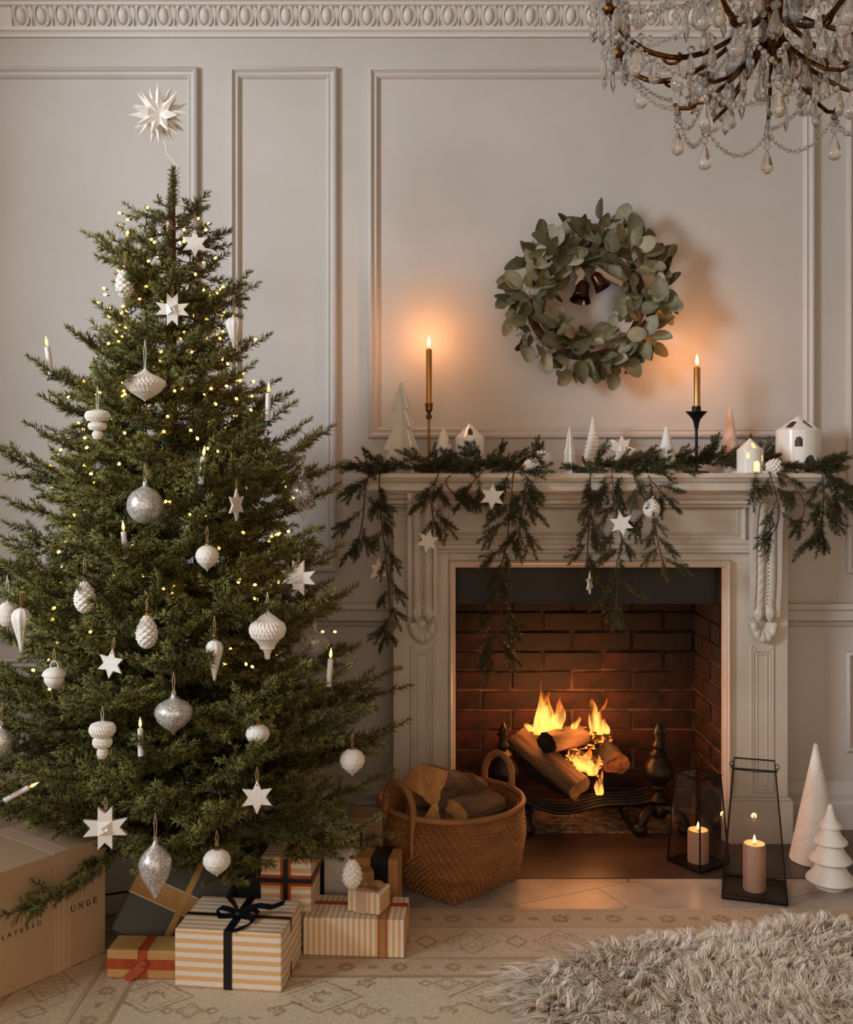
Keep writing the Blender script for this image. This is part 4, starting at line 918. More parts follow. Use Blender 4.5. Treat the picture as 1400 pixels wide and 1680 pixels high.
mb = MB(); hel = [(.008+.0165*math.cos(a), .0165*math.sin(a), 2.015+.0085*a/2/PI) for a in [i*.35 for i in range(190)]]
rt = random.Random(11)
def place_branch(az, z_att, L, elev, roll, wide=1.0):
    i = min(range(len(BL)), key=lambda q: abs(BL[q]-L)); me = BM[(i, rt.randrange(2))]; s_ = L/BL[i]
    M = Matrix.Translation((0,0,z_att)) @ Matrix.Rotation(az, 4, 'Z') @ Matrix.Rotation(-elev, 4, 'Y') @ Matrix.Rotation(roll, 4, 'X') @ Matrix.Diagonal((s_, min(1.1, s_)*wide, min(1.1, s_), 1))
    return link('branch', me, tree, M)
z = .44; g = 0
while z < 2.02:
    r_ = RAD(z); n = int(5+5.5*min(1, r_/.62)); el = R(-3+11*max(0, (z-.5)/1.5))
    if z > 1.72: n = 5; el = R(8)
    for k in range(n):
        az = 2*PI*(k+rt.uniform(-.35, .35))/n+g; L = r_*rt.uniform(.72, 1.08)
        if math.sin(az) > .3: L = min(L, .56)
        e = el+R(rt.uniform(-10, 10)); place_branch(az, z-L*math.sin(e)*.75-TZ0, L, e, rt.uniform(-.5, .5))
    g += 1.1; z += (.088 if z < 1.7 else .078)
for k in range(46):                                   # short inner shoots that hide the trunk
    z = rt.uniform(.45, 1.8); place_branch(rt.uniform(PI, 2*PI), z, rt.uniform(.12, .22), R(rt.uniform(-25, 35)), rt.uniform(-1, 1))

# ---- garland on the mantel
def sprig_mesh(seed, L):
    nd = Needles(seed, G_D, G_L, G_S); rs = nd.rs
    nd.twig((0,0,0), (1,0,0), L, dens=800, nl=.0215, wd=.0016, r=.0018, bare=.12, curl=rs.uniform(-.1, .1), flat=.2)
    for k in range(rs.randint(3, 6)):
        x = L*rs.uniform(.08, .6); an = rs.uniform(0, 2*PI); sp_ = rs.uniform(.35, .7)
        nd.twig((x,0,0), (1, sp_*math.cos(an), sp_*math.sin(an)), rs.uniform(.4, .72)*L*(1-.5*x/L), dens=800, nl=.0205, wd=.0016, r=.0013, bare=.1, curl=rs.uniform(-.12,.12), flat=.2)
    return nd.mesh('sprig')
SPM = [sprig_mesh(300+i, L) for i, L in enumerate((.105, .12, .135, .15, .11, .125))]
STEM = mat('garland_stem', C(84,56,42), rough=.9)
DF = 3.35
def garland(label, strands, tufts, loc):
    t = thing('fir_garland', label, 'garland', loc)
    for (pts, dd, step, spread, taper) in strands:
        q = [P(px, py, d) for px, py, d in pts]; dense = []
        for a, b in zip(q, q[1:]):
            m_ = max(2, int((b-a).length/.012))
            for i in range(m_): dense.append(a.lerp(b, i/m_)+Vector((rt.uniform(-.0012,.0012), rt.uniform(-.001,.001), 0)))
        dense.append(q[-1]); 
        for _ in range(3): dense = [dense[0]]+[(dense[i-1]+dense[i]*2+dense[i+1])/4 for i in range(1, len(dense)-1)]+[dense[-1]]
        mb = MB(); mb.tube(dense, .0022, 6); mb.build('stem', STEM, t, world=True, smooth=60)
        acc = 0; nxt = step*.3; sg = 1
        for a, b in zip(dense, dense[1:]):
            acc += (b-a).length
            if acc >= nxt:
                nxt += step*rt.uniform(.8, 1.2); fw = (b-a).normalized(); ang = sg*R(rt.uniform(12, spread)); sg = -sg
                v = (fw+Vector((0,0,-1))*dd).normalized(); v = Vector((v.x*math.cos(ang)-v.z*math.sin(ang), v.y+rt.uniform(-.18, .06), v.x*math.sin(ang)+v.z*math.cos(ang)))
                if a.y > DF+.03: v = Vector((v.x*rt.uniform(.6, 1.4), rt.uniform(-.6, .1), max(v.z, .0)+rt.uniform(.0, .3)))
                put_sprig(t, a, v, rt.uniform(.8, 1.05)*taper)
        put_sprig(t, dense[-1]-(dense[-1]-dense[-3]), dense[-1]-dense[-4], .8*taper)
    for (px, py, d, ang, s_) in tufts:
        py = max(py, 760)
        if d > 3.385 and ang > 180: ang = 180 if ang < 270 else 360
        put_sprig(t, P(px, py, d), Vector((math.cos(R(ang)), rt.uniform(-.25, .1), math.sin(R(ang)))), s_)
    return t
def put_sprig(t, p, v, s_):
    v = v.normalized(); y = v.cross(Vector((0,-1,.2))).normalized(); z_ = v.cross(y)
    M = Matrix((v, y, z_)).transposed().to_4x4() @ Matrix.Rotation(rt.uniform(0, 6.28), 4, 'X') @ Matrix.Scale(s_, 4)
    link('sprig', rt.choice(SPM), t, Matrix.Translation(p-t.location) @ M)
ga = [([(640,768,3.42),(610,770,3.40),(600,792,DF),(597,840,DF),(588,890,DF)], .5, .040, 55, .95),
      ([(648,768,3.42),(622,775,DF+.02),(624,840,DF),(632,900,DF),(638,960,DF),(641,1010,DF),(632,1040,DF)], .5, .046, 42, .8),
      ([(700,766,3.45),(722,772,3.38),(712,800,DF),(707,835,DF),(716,862,DF)], .4, .034, 50, .95),
      ([(752,768,3.45),(742,778,3.38),(728,790,DF),(735,800,DF),(750,815,DF)], .5, .036, 60, .85),
      ([(800,765,3.45),(790,775,3.37),(770,800,DF),(755,826,DF)], .6, .04, 50, .8),
      ([(845,764,3.45),(842,780,DF+.01),(838,830,DF),(832,890,DF),(820,940,DF),(824,1000,DF),(818,1030,DF),(808,1075,DF)], .4, .034, 48, .95),
      ([(868,765,3.45),(866,785,DF+.01),(858,830,DF),(852,880,DF)], .4, .034, 46, .95),
      ([(655,768,3.44),(690,766,3.45),(740,766,3.44),(800,764,3.44),(850,764,3.44)], .35, .042, 40, .82)]
tuf = [(640,772,3.40,200,.9),(660,770,3.40,190,.8),(690,760,3.5,35,.8),(720,768,3.40,160,1),(690,765,3.41,200,.9),(800,752,3.44,150,1),(790,755,3.42,190,1),(872,750,3.54,75,.8),(886,745,3.56,95,.75),(840,757,3.42,200,.8),(815,742,3.58,75,.8),
       (760,762,3.42,10,.9),(770,764,3.41,165,1),(740,766,3.4,220,1),(600,775,3.38,165,.9),(610,780,3.37,215,1.1),(835,775,3.36,250,1),(860,775,3.36,285,1)]
garland('dark fir garland trailing from the mantel at the tall slotted tree', ga, tuf, (X(750, 3.44), 3.44, SZ))
gb = [([(975,766,3.45),(968,780,DF+.01),(970,830,DF),(964,890,DF),(964,925,DF)], .4, .034, 46, .95),
      ([(1005,766,3.45),(1004,782,DF+.01),(1012,840,DF),(1022,890,DF),(1010,930,DF),(1014,960,DF),(1010,1000,DF)], .4, .036, 50, .95),
      ([(1045,764,3.45),(1040,784,DF+.01),(1058,820,DF),(1072,850,DF),(1082,900,DF),(1090,930,DF)], .4, .036, 50, .85),
      ([(1062,764,3.45),(1064,784,DF+.01),(1080,800,DF),(1092,815,DF)], .4, .03, 50, .9),
      ([(1262,770,3.40),(1264,780,DF+.01),(1274,810,DF),(1280,845,DF),(1274,870,DF),(1262,880,DF)], .6, .038, 60, .8),
      ([(1245,768,3.40),(1285,772,DF+.02),(1308,800,DF),(1322,830,DF),(1312,868,DF)], .6, .045, 45, .75),
      ([(1320,764,3.42),(1350,770,DF+.02),(1352,810,DF),(1350,850,DF),(1346,880,DF)], .4, .028, 46, 1.0),
      ([(1340,766,3.42),(1372,785,DF),(1375,820,DF)], .3, .04, 40, .9),
      ([(985,766,3.45),(1020,764,3.45),(1060,764,3.46),(1110,762,3.55),(1160,760,3.57),(1210,762,3.57),(1270,766,3.52),(1310,768,3.42),(1345,768,3.42)], .35, .042, 40, .85)]
tuf2 = [(980,760,3.44,330,1),(1000,768,3.38,250,1),(975,765,3.42,60,.8),(1040,765,3.4,300,1.1),(1020,762,3.4,20,1),(1060,765,3.39,310,1),(1080,766,3.4,340,.95),(1020,770,3.38,260,1.05),(1090,750,3.56,25,1),(1110,748,3.56,15,1.1),(1130,745,3.57,30,1),(1160,742,3.56,70,1),(1175,745,3.55,30,1.1),(1165,752,3.5,345,1),
        (1180,755,3.58,5,.9),(1235,738,3.6,95,.8),(1245,750,3.58,60,.9),(1260,752,3.58,55,.9),(1320,764,3.42,350,1.1),(1335,766,3.41,345,1),(1345,745,3.56,10,1),(1360,775,3.38,320,1.1),(1365,790,3.36,300,1.1),(1300,768,3.4,330,.8),(1240,775,3.37,265,1),(1145,762,3.5,180,.9)]
garland('dark fir garland trailing from the mantel at the round houses', gb, tuf2, (X(1170, 3.44), 3.44, SZ))

# ================================================================== TREE TOPPER, ORNAMENTS, TREE CANDLES, FAIRY LIGHTS
st_ = thing('star_topper', 'white folded paper star with many points on top of the tree', 'tree topper', P(262, 188, 2.95), (R(4), 0, R(-6)))
prs = []
for k in range(16):                                    # two rings of slim folded points
    for ring, (a0, tilt, ln) in enumerate(((0, .12, .088), (PI/16, .52, .08))):
        a = 2*PI*k/16+a0
        dr = Vector((math.cos(a)*math.cos(tilt), (-1 if k % 2 == ring else 1)*math.sin(tilt), math.sin(a)*math.cos(tilt)))
        up = Vector((0,-1,0)); up = (up-dr*up.dot(dr)).normalized(); sd = dr.cross(up); w_ = .0125; m_ = dr*ln*.42
        mb = MB(); mb.add([(0,0,0), m_+sd*w_, m_+up*w_*.9, m_-sd*w_, m_-up*w_*.9, dr*ln], [(0,2,1),(0,3,2),(0,4,3),(0,1,4),(5,1,2),(5,2,3),(5,3,4),(5,4,1)]); mb.build('star_point', WHITEP, st_, smooth=None)
mb = MB(); b0 = Vector((TX+.008, TY, 2.03))-st_.location; mb.tube([(0,0,-.01),(.012,0,-.07),(.018,0,-.11)]+[tuple(b0+Vector((.017*math.cos(a), .017*math.sin(a), .10-.0009*i))) for i, a in enumerate([j*.42 for j in range(120)])], .0009, 5); mb.build('coil_wire', mat('wire', C(150,130,104), rough=.4, metal=.8), st_, smooth=60)

def tdepth(px, py, out=1.02):
    """depth of the tree's outer surface towards the camera at a point of the photo"""
    d = TY
    for _ in range(8):
        z = Z(py, d); x = X(px, d)-TX; r_ = RAD(z)*out; d = TY-max(math.sqrt(max(r_*r_-x*x, 0))*.94, .5*r_)-.02
    return d
def spt(z0, z1): return z0, z1
def string_to(t, zc, up, m=STRING, r=.0009):
    mb = MB(); mb.tube([(-.0012,0,zc),(-.003,0,zc+up*.6),(0,0,zc+up)], r, 5); mb.tube([(.0012,0,zc),(.003,0,zc+up*.6),(0,0,zc+up)], r, 5); mb.build('hanging_string', m, t, smooth=60)
def cap(t, z, r=.0065):
    mb = MB(); mb.lathe([(r,z-.002),(r,z+.004),(r*.6,z+.006),(0,z+.0065)], 14); mb.tube([(.0035*math.cos(a), 0, z+.009+.0035*math.sin(a)) for a in spiralseg(12)], .0008, 5, closed=True); mb.build('cap', CAPG, t)
def star6(Rr, q=.5): return [((Rr if i % 2 == 0 else Rr*q)*math.sin(PI*i/6), (Rr if i % 2 == 0 else Rr*q)*math.cos(PI*i/6)) for i in range(12)]
def orn_shape(t, kind, w, h):
    """builds the parts of a hanging ornament centred on the thing's origin; returns the height of its top"""
    r = w/2
    if kind == 'star':
        mb = MB(); mb.prism(star6(h/2), -.0028, .0028); mb.build('star_body', BISQR, t, smooth=None, bevel=.0008); mb = MB(); mb.tube([(0,-.0034,h*.37),(0,.0034,h*.37)], .0017, 8); mb.build('eyelet', MATS['twig'], t); return h*.38
    if kind == 'froebel':
        k = h/2; a = .33
        poly = [(a*k,a*k),(k,a*1.25*k),(.66*k,0.02*k),(k,-a*1.1*k),(a*k,-a*k),(a*k,-k),(0,-.66*k),(-a*k,-k),(-a*k,-a*k),(-k,-a*1.1*k),(-.66*k,.02*k),(-k,a*1.25*k),(-a*k,a*k),(-a*k,k),(0,.68*k),(a*k,k)][::-1]
        mb = MB(); mb.prism(poly, -.006, .006); mb.build('star_body', PORC, t, smooth=None, bevel=.0008)
        for i in range(4):
            M = Matrix.Rotation(i*PI/2, 4, 'Y'); mb = MB(); mb.add([(-a*k,-.006,-a*k),(a*k,-.006,-a*k),(0,-.006,a*.2*k),(a*k*.5,-.0135,-a*.1*k),(-a*k*.1,-.012,-a*k*.5)], [(0,1,3),(0,3,2),(1,2,3),(0,2,1)], 0, M); mb.build('folded_strip', PORC, t, smooth=None)
        return h*.45
    if kind == 'pinecone':
        N, rows = 60, 56; mb = MB(); pr = []
        for i in range(rows+1): f = i/rows; pr.append((r*(math.sin(PI*(.04+.93*f**.82))**.72), -h/2+h*f))
        mb.lathe(pr, N, rf=lambda tt, q, z, i: q*(.86+.2*abs(math.sin(4*tt+i*.30))*abs(math.sin(4*tt-i*.30))**.8*1.15)); mb.build('cone_body', BISQ, t, smooth=70); cap(t, h/2); return h/2+.012
    if kind == 'flute':
        pr = [(0,-h/2),(r*.14,-h*.46),(r*.2,-h*.4),(r*.36,-h*.25),(r*.62,-h*.05),(r*.86,h*.12),(r,h*.25),(r*.97,h*.35),(r*.72,h*.44),(r*.34,h*.49),(.004,h*.5)]
        mb = MB(); mb.lathe(pr, 54, rf=lambda tt, q, z, i: q*(1-.10*abs(math.sin(4.5*tt)))); mb.build('fluted_body', BISQ, t, smooth=60); cap(t, h/2); return h/2+.012
    if kind in ('honey_onion', 'honey_tier', 'honey_lantern', 'honey_ball'):
        if kind == 'honey_onion': pr = [(.002,-.5),(.12,-.44),(.34,-.36),(.7,-.22),(.96,-.04),(1,.05),(.92,.14),(.66,.23),(.36,.31),(.16,.39),(.06,.46),(.02,.5)]
        elif kind == 'honey_tier': pr = [(.06,-.5),(.3,-.46),(.42,-.36),(.4,-.26),(.26,-.2),(.62,-.16),(.76,-.07),(.72,.04),(.42,.1),(.8,.13),(1,.24),(1,.34),(.85,.44),(.3,.5)]
        elif kind == 'honey_lantern': pr = [(.06,-.5),(.14,-.48),(.17,-.38),(.24,-.3),(.38,-.28),(.44,-.2),(.66,-.1),(.86,-.04),(.98,.06),(1,.14),(.9,.24),(.6,.32),(.44,.38),(.24,.43),(.14,.46),(.06,.5)]
        else: pr = [(.05,-.5),(.55,-.44),(.88,-.25),(1,0),(.88,.25),(.55,.44),(.05,.5)]
        mb = MB(); mb.lathe([(a*r, b*h) for a, b in pr], 112, rf=lambda tt, q, z, i: q*(1-.085*((int(tt*112/(2*PI)+.5)+ (i % 2)*2) % 4 in (0, 1)))); mb.build('honeycomb_paper', WHITEP, t, smooth=None); return h/2
    if kind in ('glit_ball', 'glit_onion', 'glit_drop', 'clear_drop', 'clear_onion'):
        if kind == 'glit_ball': pr = [(0,-.5)]+[(math.sin(PI*i/16)*1, -.5+.44*(1-math.cos(PI*i/16))) for i in range(1, 15)]+[(.26,.38),(.14,.41),(.12,.46),(.12,.5)]
        elif 'onion' in kind: pr = [(.01,-.5),(.06,-.46),(.2,-.39),(.52,-.3),(.84,-.16),(1,.02),(.97,.14),(.8,.25),(.5,.33),(.24,.38),(.14,.43),(.14,.5)]
        else: pr = [(.015,-.5),(.07,-.46),(.2,-.38),(.48,-.26),(.78,-.12),(.97,.04),(1,.12),(.9,.22),(.66,.31),(.4,.38),(.2,.44),(.12,.48),(.1,.5)]
        mb = MB(); mb.lathe([(a*r, b*h) for a, b in pr], 36); mb.build('glass_body', GLITC if 'clear' in kind else GLIT, t, smooth=70)
        mb = MB(); mb.tube([(.004*math.cos(a), 0, h/2+.003+.004*math.sin(a)) for a in spiralseg(12)], .001, 5, closed=True); mb.build('loop', GLIT, t); return h/2+.005
    if kind == 'facet':
        pr = [(.0,-.5),(.1,-.42),(.42,-.32),(.8,-.16),(.98,.02),(.95,.18),(.76,.32),(.45,.41),(.16,.45)]; n = 14
        vs_ = []; fs_ = []
        for i, (a, b) in enumerate(pr):
            for k in range(n): tt = 2*PI*(k+.5*(i % 2))/n; q = r*a*(1.06 if True else 1); vs_.append((q*math.cos(tt), q*math.sin(tt), b*h))
        for i in range(len(pr)-1):
            for k in range(n):
                a, b = i*n+k, i*n+(k+1) % n; c_, d_ = a+n, b+n
                fs_ += [(a, b, c_), (b, d_, c_)] if i % 2 == 0 else [(a, b, d_), (a, d_, c_)]
        mb = MB(); mb.add(vs_, fs_); mb.build('faceted_body', BISQ, t, smooth=None); cap(t, h*.45, .0075); return h*.45+.012
    if kind == 'acorn':
        MB().lathe([(0,-h*.5),(r*.5,-h*.42),(r*.84,-h*.2),(r*.86,0),(r*.8,.02*h)], 32).build('nut', BISQ, t, smooth=60)
        MB().lathe([(r*.8,-.01*h),(r*1.0,0),(r*1.0,.08*h),(r*.8,.2*h),(r*.4,.28*h),(0,.3*h)], 32).build('acorn_cup', BISQR, t, smooth=60)
        mb = MB(); mb.tube([(.009*math.cos(a), 0, h*.28+.016*math.sin(a)) for a in [PI*i/10 for i in range(11)]], .0016, 6); mb.build('loop', BISQ, t, smooth=60); return h*.42
    raise ValueError(kind)
DARKG = mat('clip_green', C(24,40,28), rough=.5)
def support(hook):
    """a branch of the tree that reaches the hanging point"""
    dx, dy = hook.x-TX, hook.y-TY; rr = math.hypot(dx, dy); e = R(6); az = math.atan2(dy, dx); L = max(.12, rr*1.04)
    place_branch(az, hook.z-.03*L-L*math.sin(e)*.96-TZ0, L, e, rt.uniform(-.3, .3))
def ornament(px, py, kind, wpx, hpx, label, cat, up=.04, dd=0, rot=(0,0,0), sm=STRING, grp='white ornaments hanging on the tree', sup=True, d=None):
    d = (tdepth(px, py) if d is None else d)+dd; t = thing('hanging_ornament' if 'star' not in cat else 'hanging_star', label, cat, P(px, py, d), rot, grp)
    top = orn_shape(t, kind, wpx*d/F, hpx*d/F); string_to(t, top-.004, up, sm)
    if sup: support(t.location+Vector((0,0,top+up-.004)))
    return t
OR = [
 (320,400,'star',44,46,'flat white clay star hanging highest on the tree below the topper','star ornament',.062,(0,0,R(6))),
 (182,1089,'star',50,50,'flat speckled clay star beside the white acorn','star ornament',.04,(0,R(8),R(-12))),
 (422,1308,'star',52,56,'flat textured clay star hanging low above the striped parcels','star ornament',.045,(0,0,R(5))),
 (388,828,'star',56,54,'clay star turned edge-on at the mid height of the tree','star ornament',.04,(0,0,R(72))),
 (283,508,'froebel',60,54,'white folded porcelain star high on the tree','star ornament',.03,(0,0,R(12))),
 (490,948,'froebel',52,58,'white folded star hanging from the side by the wall panel','star ornament',.03,(0,0,R(-8))),
 (173,1358,'froebel',66,70,'glossy folded porcelain star hanging low above the lettered box','star ornament',.03,(0,0,R(8))),
 (205,464,'pinecone',31,52,'white pinecone bauble hanging highest on the tree','bauble',.035,(0,0,0)),
 (139,979,'pinecone',34,54,'white pinecone bauble left of the trunk behind a sprig','bauble',.05,(0,0,R(30))),
 (241,1036,'pinecone',35,56,'white pinecone bauble in the middle of the tree','bauble',.03,(0,0,R(60))),
 (578,1433,'pinecone',32,50,'white pinecone bauble hanging low over the tiny striped gift','bauble',.02,(0,0,R(10))),
 (384,546,'flute',28,52,'white fluted drop bauble high beside the narrow wall panel','bauble',.055,(0,0,0)),
 (352,1084,'flute',29,68,'white fluted drop bauble in the middle of the tree','bauble',.05,(0,0,R(20))),
 (35,1034,'flute',32,74,'white fluted drop bauble near the left edge of the tree','bauble',.035,(0,0,R(40))),
 (238,631,'honey_onion',68,56,'cream honeycomb paper onion ornament high on the tree','paper ornament',.075,(0,0,0)),
 (160,697,'honey_tier',41,50,'cream three-tier honeycomb paper ornament on the upper branches','paper ornament',.06,(0,0,0)),
 (168,1215,'honey_tier',43,62,'cream three-tier honeycomb paper ornament on the lower branches','paper ornament',.04,(0,0,0)),
 (439,1042,'honey_lantern',61,80,'cream honeycomb paper lantern ornament with stepped tip','paper ornament',.05,(0,0,0)),
 (12,1008,'honey_ball',30,42,'small tan honeycomb paper ball at the left edge','paper ornament',.07,(0,0,0)),
 (238,825,'glit_ball',59,68,'round silver glitter glass bauble','bauble',.045,(0,0,0)),
 (285,1172,'glit_onion',62,68,'onion-shaped silver glitter glass bauble','bauble',.05,(0,0,0)),
 (255,1428,'glit_drop',54,98,'long pointed silver glitter glass drop above the dark green gift','bauble',.06,(0,0,0)),
 (497,815,'clear_drop',43,80,'clear glass drop bauble with frosted glitter by the wall panel','bauble',.045,(0,0,0)),
 (517,1056,'clear_onion',50,58,'clear glass onion bauble with gold glitter before the dado rail','bauble',.02,(0,0,0)),
 (2,1215,'glit_ball',36,52,'silver glitter bauble cut off by the left edge','bauble',.04,(0,0,0)),
 (578,1250,'facet',40,48,'white faceted onion bauble hanging at the far right of the tree','bauble',.03,(0,0,0)),
 (356,1415,'facet',44,48,'white faceted onion bauble above the largest striped gift','bauble',.035,(0,0,R(20))),
 (340,915,'facet',37,46,'cream faceted bauble half hidden behind a sprig','bauble',.04,(0,0,R(10))),
 (423,1207,'facet',38,42,'white faceted bauble tucked in the lower branches above the clay star','bauble',.03,(0,0,R(10))),
 (89,1108,'acorn',38,46,'white acorn ornament with textured cup','acorn ornament',.04,(0,0,0))]
for (px, py, kind, w_, h_, lab, cat, up, rot) in OR:
    ornament(px, py, kind, w_, h_, lab, cat, up, rot=rot, sm=WSTRING if 'honey' in kind else STRING)
TW = mat('white_candle', C(226,222,222), rough=.45)
for (px, py, tl, lab) in ((84,592,8,'at the upper left branch tip'),(439,668,-2,'on the right side below the fluted drop'),(329,772,-6,'near the centre above the glitter ball'),(206,895,4,'below the glitter ball on the left'),(539,1104,-4,'on the far right branch before the wall'),(231,1218,1,'low beside the three-tier paper ornament'),(6,1290,-62,'lying tipped over at the left edge')):
    d = tdepth(px, py+20, 1.0); k = d/F; t = thing('tree_candle', 'slim white LED candle clipped to the tree '+lab, 'candle', P(px, py+24, d), (0, R(-tl), 0), 'LED candles on the tree')
    MB().lathe([(4.5*k,0),(4.5*k,46*k),(3.6*k,47*k),(0,47.5*k)], 18).build('candle_body', TW, t)
    MB().lathe(flame_prof(18*k, 2.7*k), 10, c=(0,0,48*k)).build('flame_tip', LED, t, smooth=60)
    mb = MB(); mb.lathe([(4.9*k,-6*k),(4.9*k,2*k),(0,2.2*k)], 14); mb.box((-.012,-.004,-.012), (.012,.004,-.006*1)); mb.build('clip', DARKG, t); support(t.location-Vector((0,0,.012)))
# low sprays that reach out past the gifts
for (px, py, d, el) in ((30,1522,2.38,-18),(-30,1350,2.5,-4),(640,1225,3.0,2),(600,1400,2.85,-12),(540,1380,2.6,-10),(615,1300,2.95,0),(330,1425,2.46,-8),(215,1400,2.42,-6),(-20,1130,2.7,2),(10,760,2.9,8),(520,735,2.95,8),(550,1000,2.95,2),(165,405,2.95,4),(395,492,2.95,12)):
    q = P(px, py, d); dx, dy = q.x-TX, q.y-TY; rr = math.hypot(dx, dy); place_branch(math.atan2(dy, dx), q.z-.03*rr-rr*math.tan(R(el))-TZ0, rr/math.cos(R(el)), R(el), rt.uniform(-.3, .3), .48 if px == 30 else 1)

# fairy lights: one dark cable spiralling round the tree with warm bulbs
fl_ = thing('string_lights', 'dark cable of warm fairy lights wound round the tree', 'string lights', (TX, TY, .4))
bm_ = MB().lathe([(0,-.0035),(.003,-.001),(.0036,.002),(.0028,.005),(0,.0068)], 8).mesh('bulb', BULB, 60)
sock = MB().lathe([(.0022,-.010),(.0022,-.003),(0,-.0028)], 6).mesh('socket', DARKG, 40)
pts = []; n = 0; rz = random.Random(5)
turns = 13; M_ = 1500; fl_pts = []
for i in range(M_):
    f = i/M_; z = 2.0-1.62*f**.85; a = turns*2*PI*f**.75; r_ = RAD(z)*(.58+.12*math.sin(a*3.3)+.06*math.sin(a*7.1)); zz = z+.03*math.sin(a*2.3)+.012*math.sin(a*9)
    fl_pts.append(Vector((r_*math.cos(a)+.006*math.sin(i*1.3), r_*math.sin(a)+.006*math.cos(i*1.7), zz-.4)))
mb = MB(); mb.tube([p for p in fl_pts], .0018, 5); mb.build('cable', mat('cable_black', C(20,22,20), rough=.5), fl_, smooth=60)
nb = 0
for i in range(M_):
    p = fl_pts[i]
    if p.y > .18 or nb >= 290: continue
    if rz.random() < .31:
        nb += 1; out = Vector((p.x, p.y, 0)).normalized(); q = p+out*rz.uniform(.01, .07)+Vector((rz.uniform(-.03,.03), rz.uniform(-.02,.02), rz.uniform(-.04,.03)))
        dv = (q-p).normalized(); M = Matrix.Translation(q) @ dv.to_track_quat('Z', 'Y').to_matrix().to_4x4()
        b = link('bulb', bm_, fl_, M); link('socket', sock, b)

# ornaments hung in the mantel garland
for (px, py, kind, w_, h_, lab, cat, up, rot, d) in (
  (808,815,'star',40,44,'flat white star hanging in the garland above the fire opening','star ornament',.03,(0,R(4),R(4)),3.315),
  (702,888,'star',44,40,'flat beige star hanging over the carved left corbel','star ornament',.02,(0,R(14),R(20)),3.33),
  (1020,859,'star',42,42,'flat textured star hanging at the right of the garland','star ornament',.02,(0,R(-10),R(-8)),3.315),
  (968,957,'star',36,36,'small star turned sideways hanging lowest before the fire opening','star ornament',.02,(0,0,R(64)),3.33),
  (621,936,'star',34,44,'beige star half hidden behind the hanging end of the garland','star ornament',.02,(0,0,R(50)),3.38),
  (1070,833,'pinecone',28,34,'white pinecone bauble hanging in the garland beside the textured star','bauble',.02,(0,R(10),R(20)),3.32)):
    ornament(px, py, kind, w_, h_, lab, cat, up, rot=rot, grp='ornaments hung in the mantel garland', sup=False, d=d)
for (px, py, w_, h_, rot, d, lab) in ((888,752,27,40,(R(80),0,R(-62)),3.44,'white ceramic pinecone lying uppermost on the garland mid mantel'),(873,764,26,38,(R(90),0,R(-50)),3.395,'white ceramic pinecone lying at the mantel edge in the garland'),(1270,766,27,34,(R(88),0,R(-78)),3.395,'white ceramic pinecone lying between the two round houses')):
    t = thing('ceramic_pinecone', lab, 'pinecone', P(px, py, d), rot, 'ceramic pinecones on the mantel'); k = d/F
    N, rows = 60, 50; pr = [(w_/2*k*(math.sin(PI*(.04+.93*(i/rows)**.82))**.72), -h_/2*k+h_*k*i/rows) for i in range(rows+1)]
    MB().lathe(pr, N, rf=lambda tt, q, z, i: q*(.86+.23*abs(math.sin(4*tt+i*.30))*abs(math.sin(4*tt-i*.30))**.8)).build('cone_scales', BISQ, t, smooth=70); cap(t, h_/2*k)
# folded star leaning on the mantel
t = thing('folded_star', 'white folded eight-point star leaning in the garland behind the fluted cone', 'star ornament', P(1021, 738, 3.52), (R(-14), R(20), R(10)))
orn_shape(t, 'froebel', 46*3.52/F, 46*3.52/F)

# ================================================================== GIFTS
KR, WH = C(214,170,116), C(222,212,202)
ST_Z = stripes('striped_paper_rows', KR, WH, 2, 1/.0225, .5, 1)
ST_X = stripes('striped_paper_columns', KR, WH, 0, 1/.0148, .5)
ST_X2 = stripes('striped_paper_fine', KR, WH, 0, 1/.0165, .5)
KRAFT = mat('kraft_paper', C(176,130,82), C(166,120,74), rough=.7, scale=12, bump=.2, bscale=30)
KRAFTG = mat('golden_kraft', C(190,150,94), C(178,136,82), rough=.65, scale=14, bump=.2, bscale=30)
WHP = mat('white_wrap', C(206,200,192), C(196,188,180), rough=.6, scale=8, bump=.25, bscale=22)
GREEN = mat('dark_green_wrap', C(42,44,40), C(36,38,36), rough=.42, scale=8, bump=.2, bscale=24)
SLATEP = mat('slate_blue_wrap', C(50,54,56), rough=.5, bump=.2, bscale=24)
RUST = mat('rust_ribbon', C(168,74,38), C(150,62,30), rough=.45, scale=40)
JUTE = mat('woven_ribbon', C(172,132,82), C(146,108,64), rough=.8, scale=120, stretch=(1,1,8))
GOLDR = mat('gold_ribbon', C(150,112,58), rough=.4, metal=.3)
INK = mat('black_ink', C(26,24,23), rough=.6)
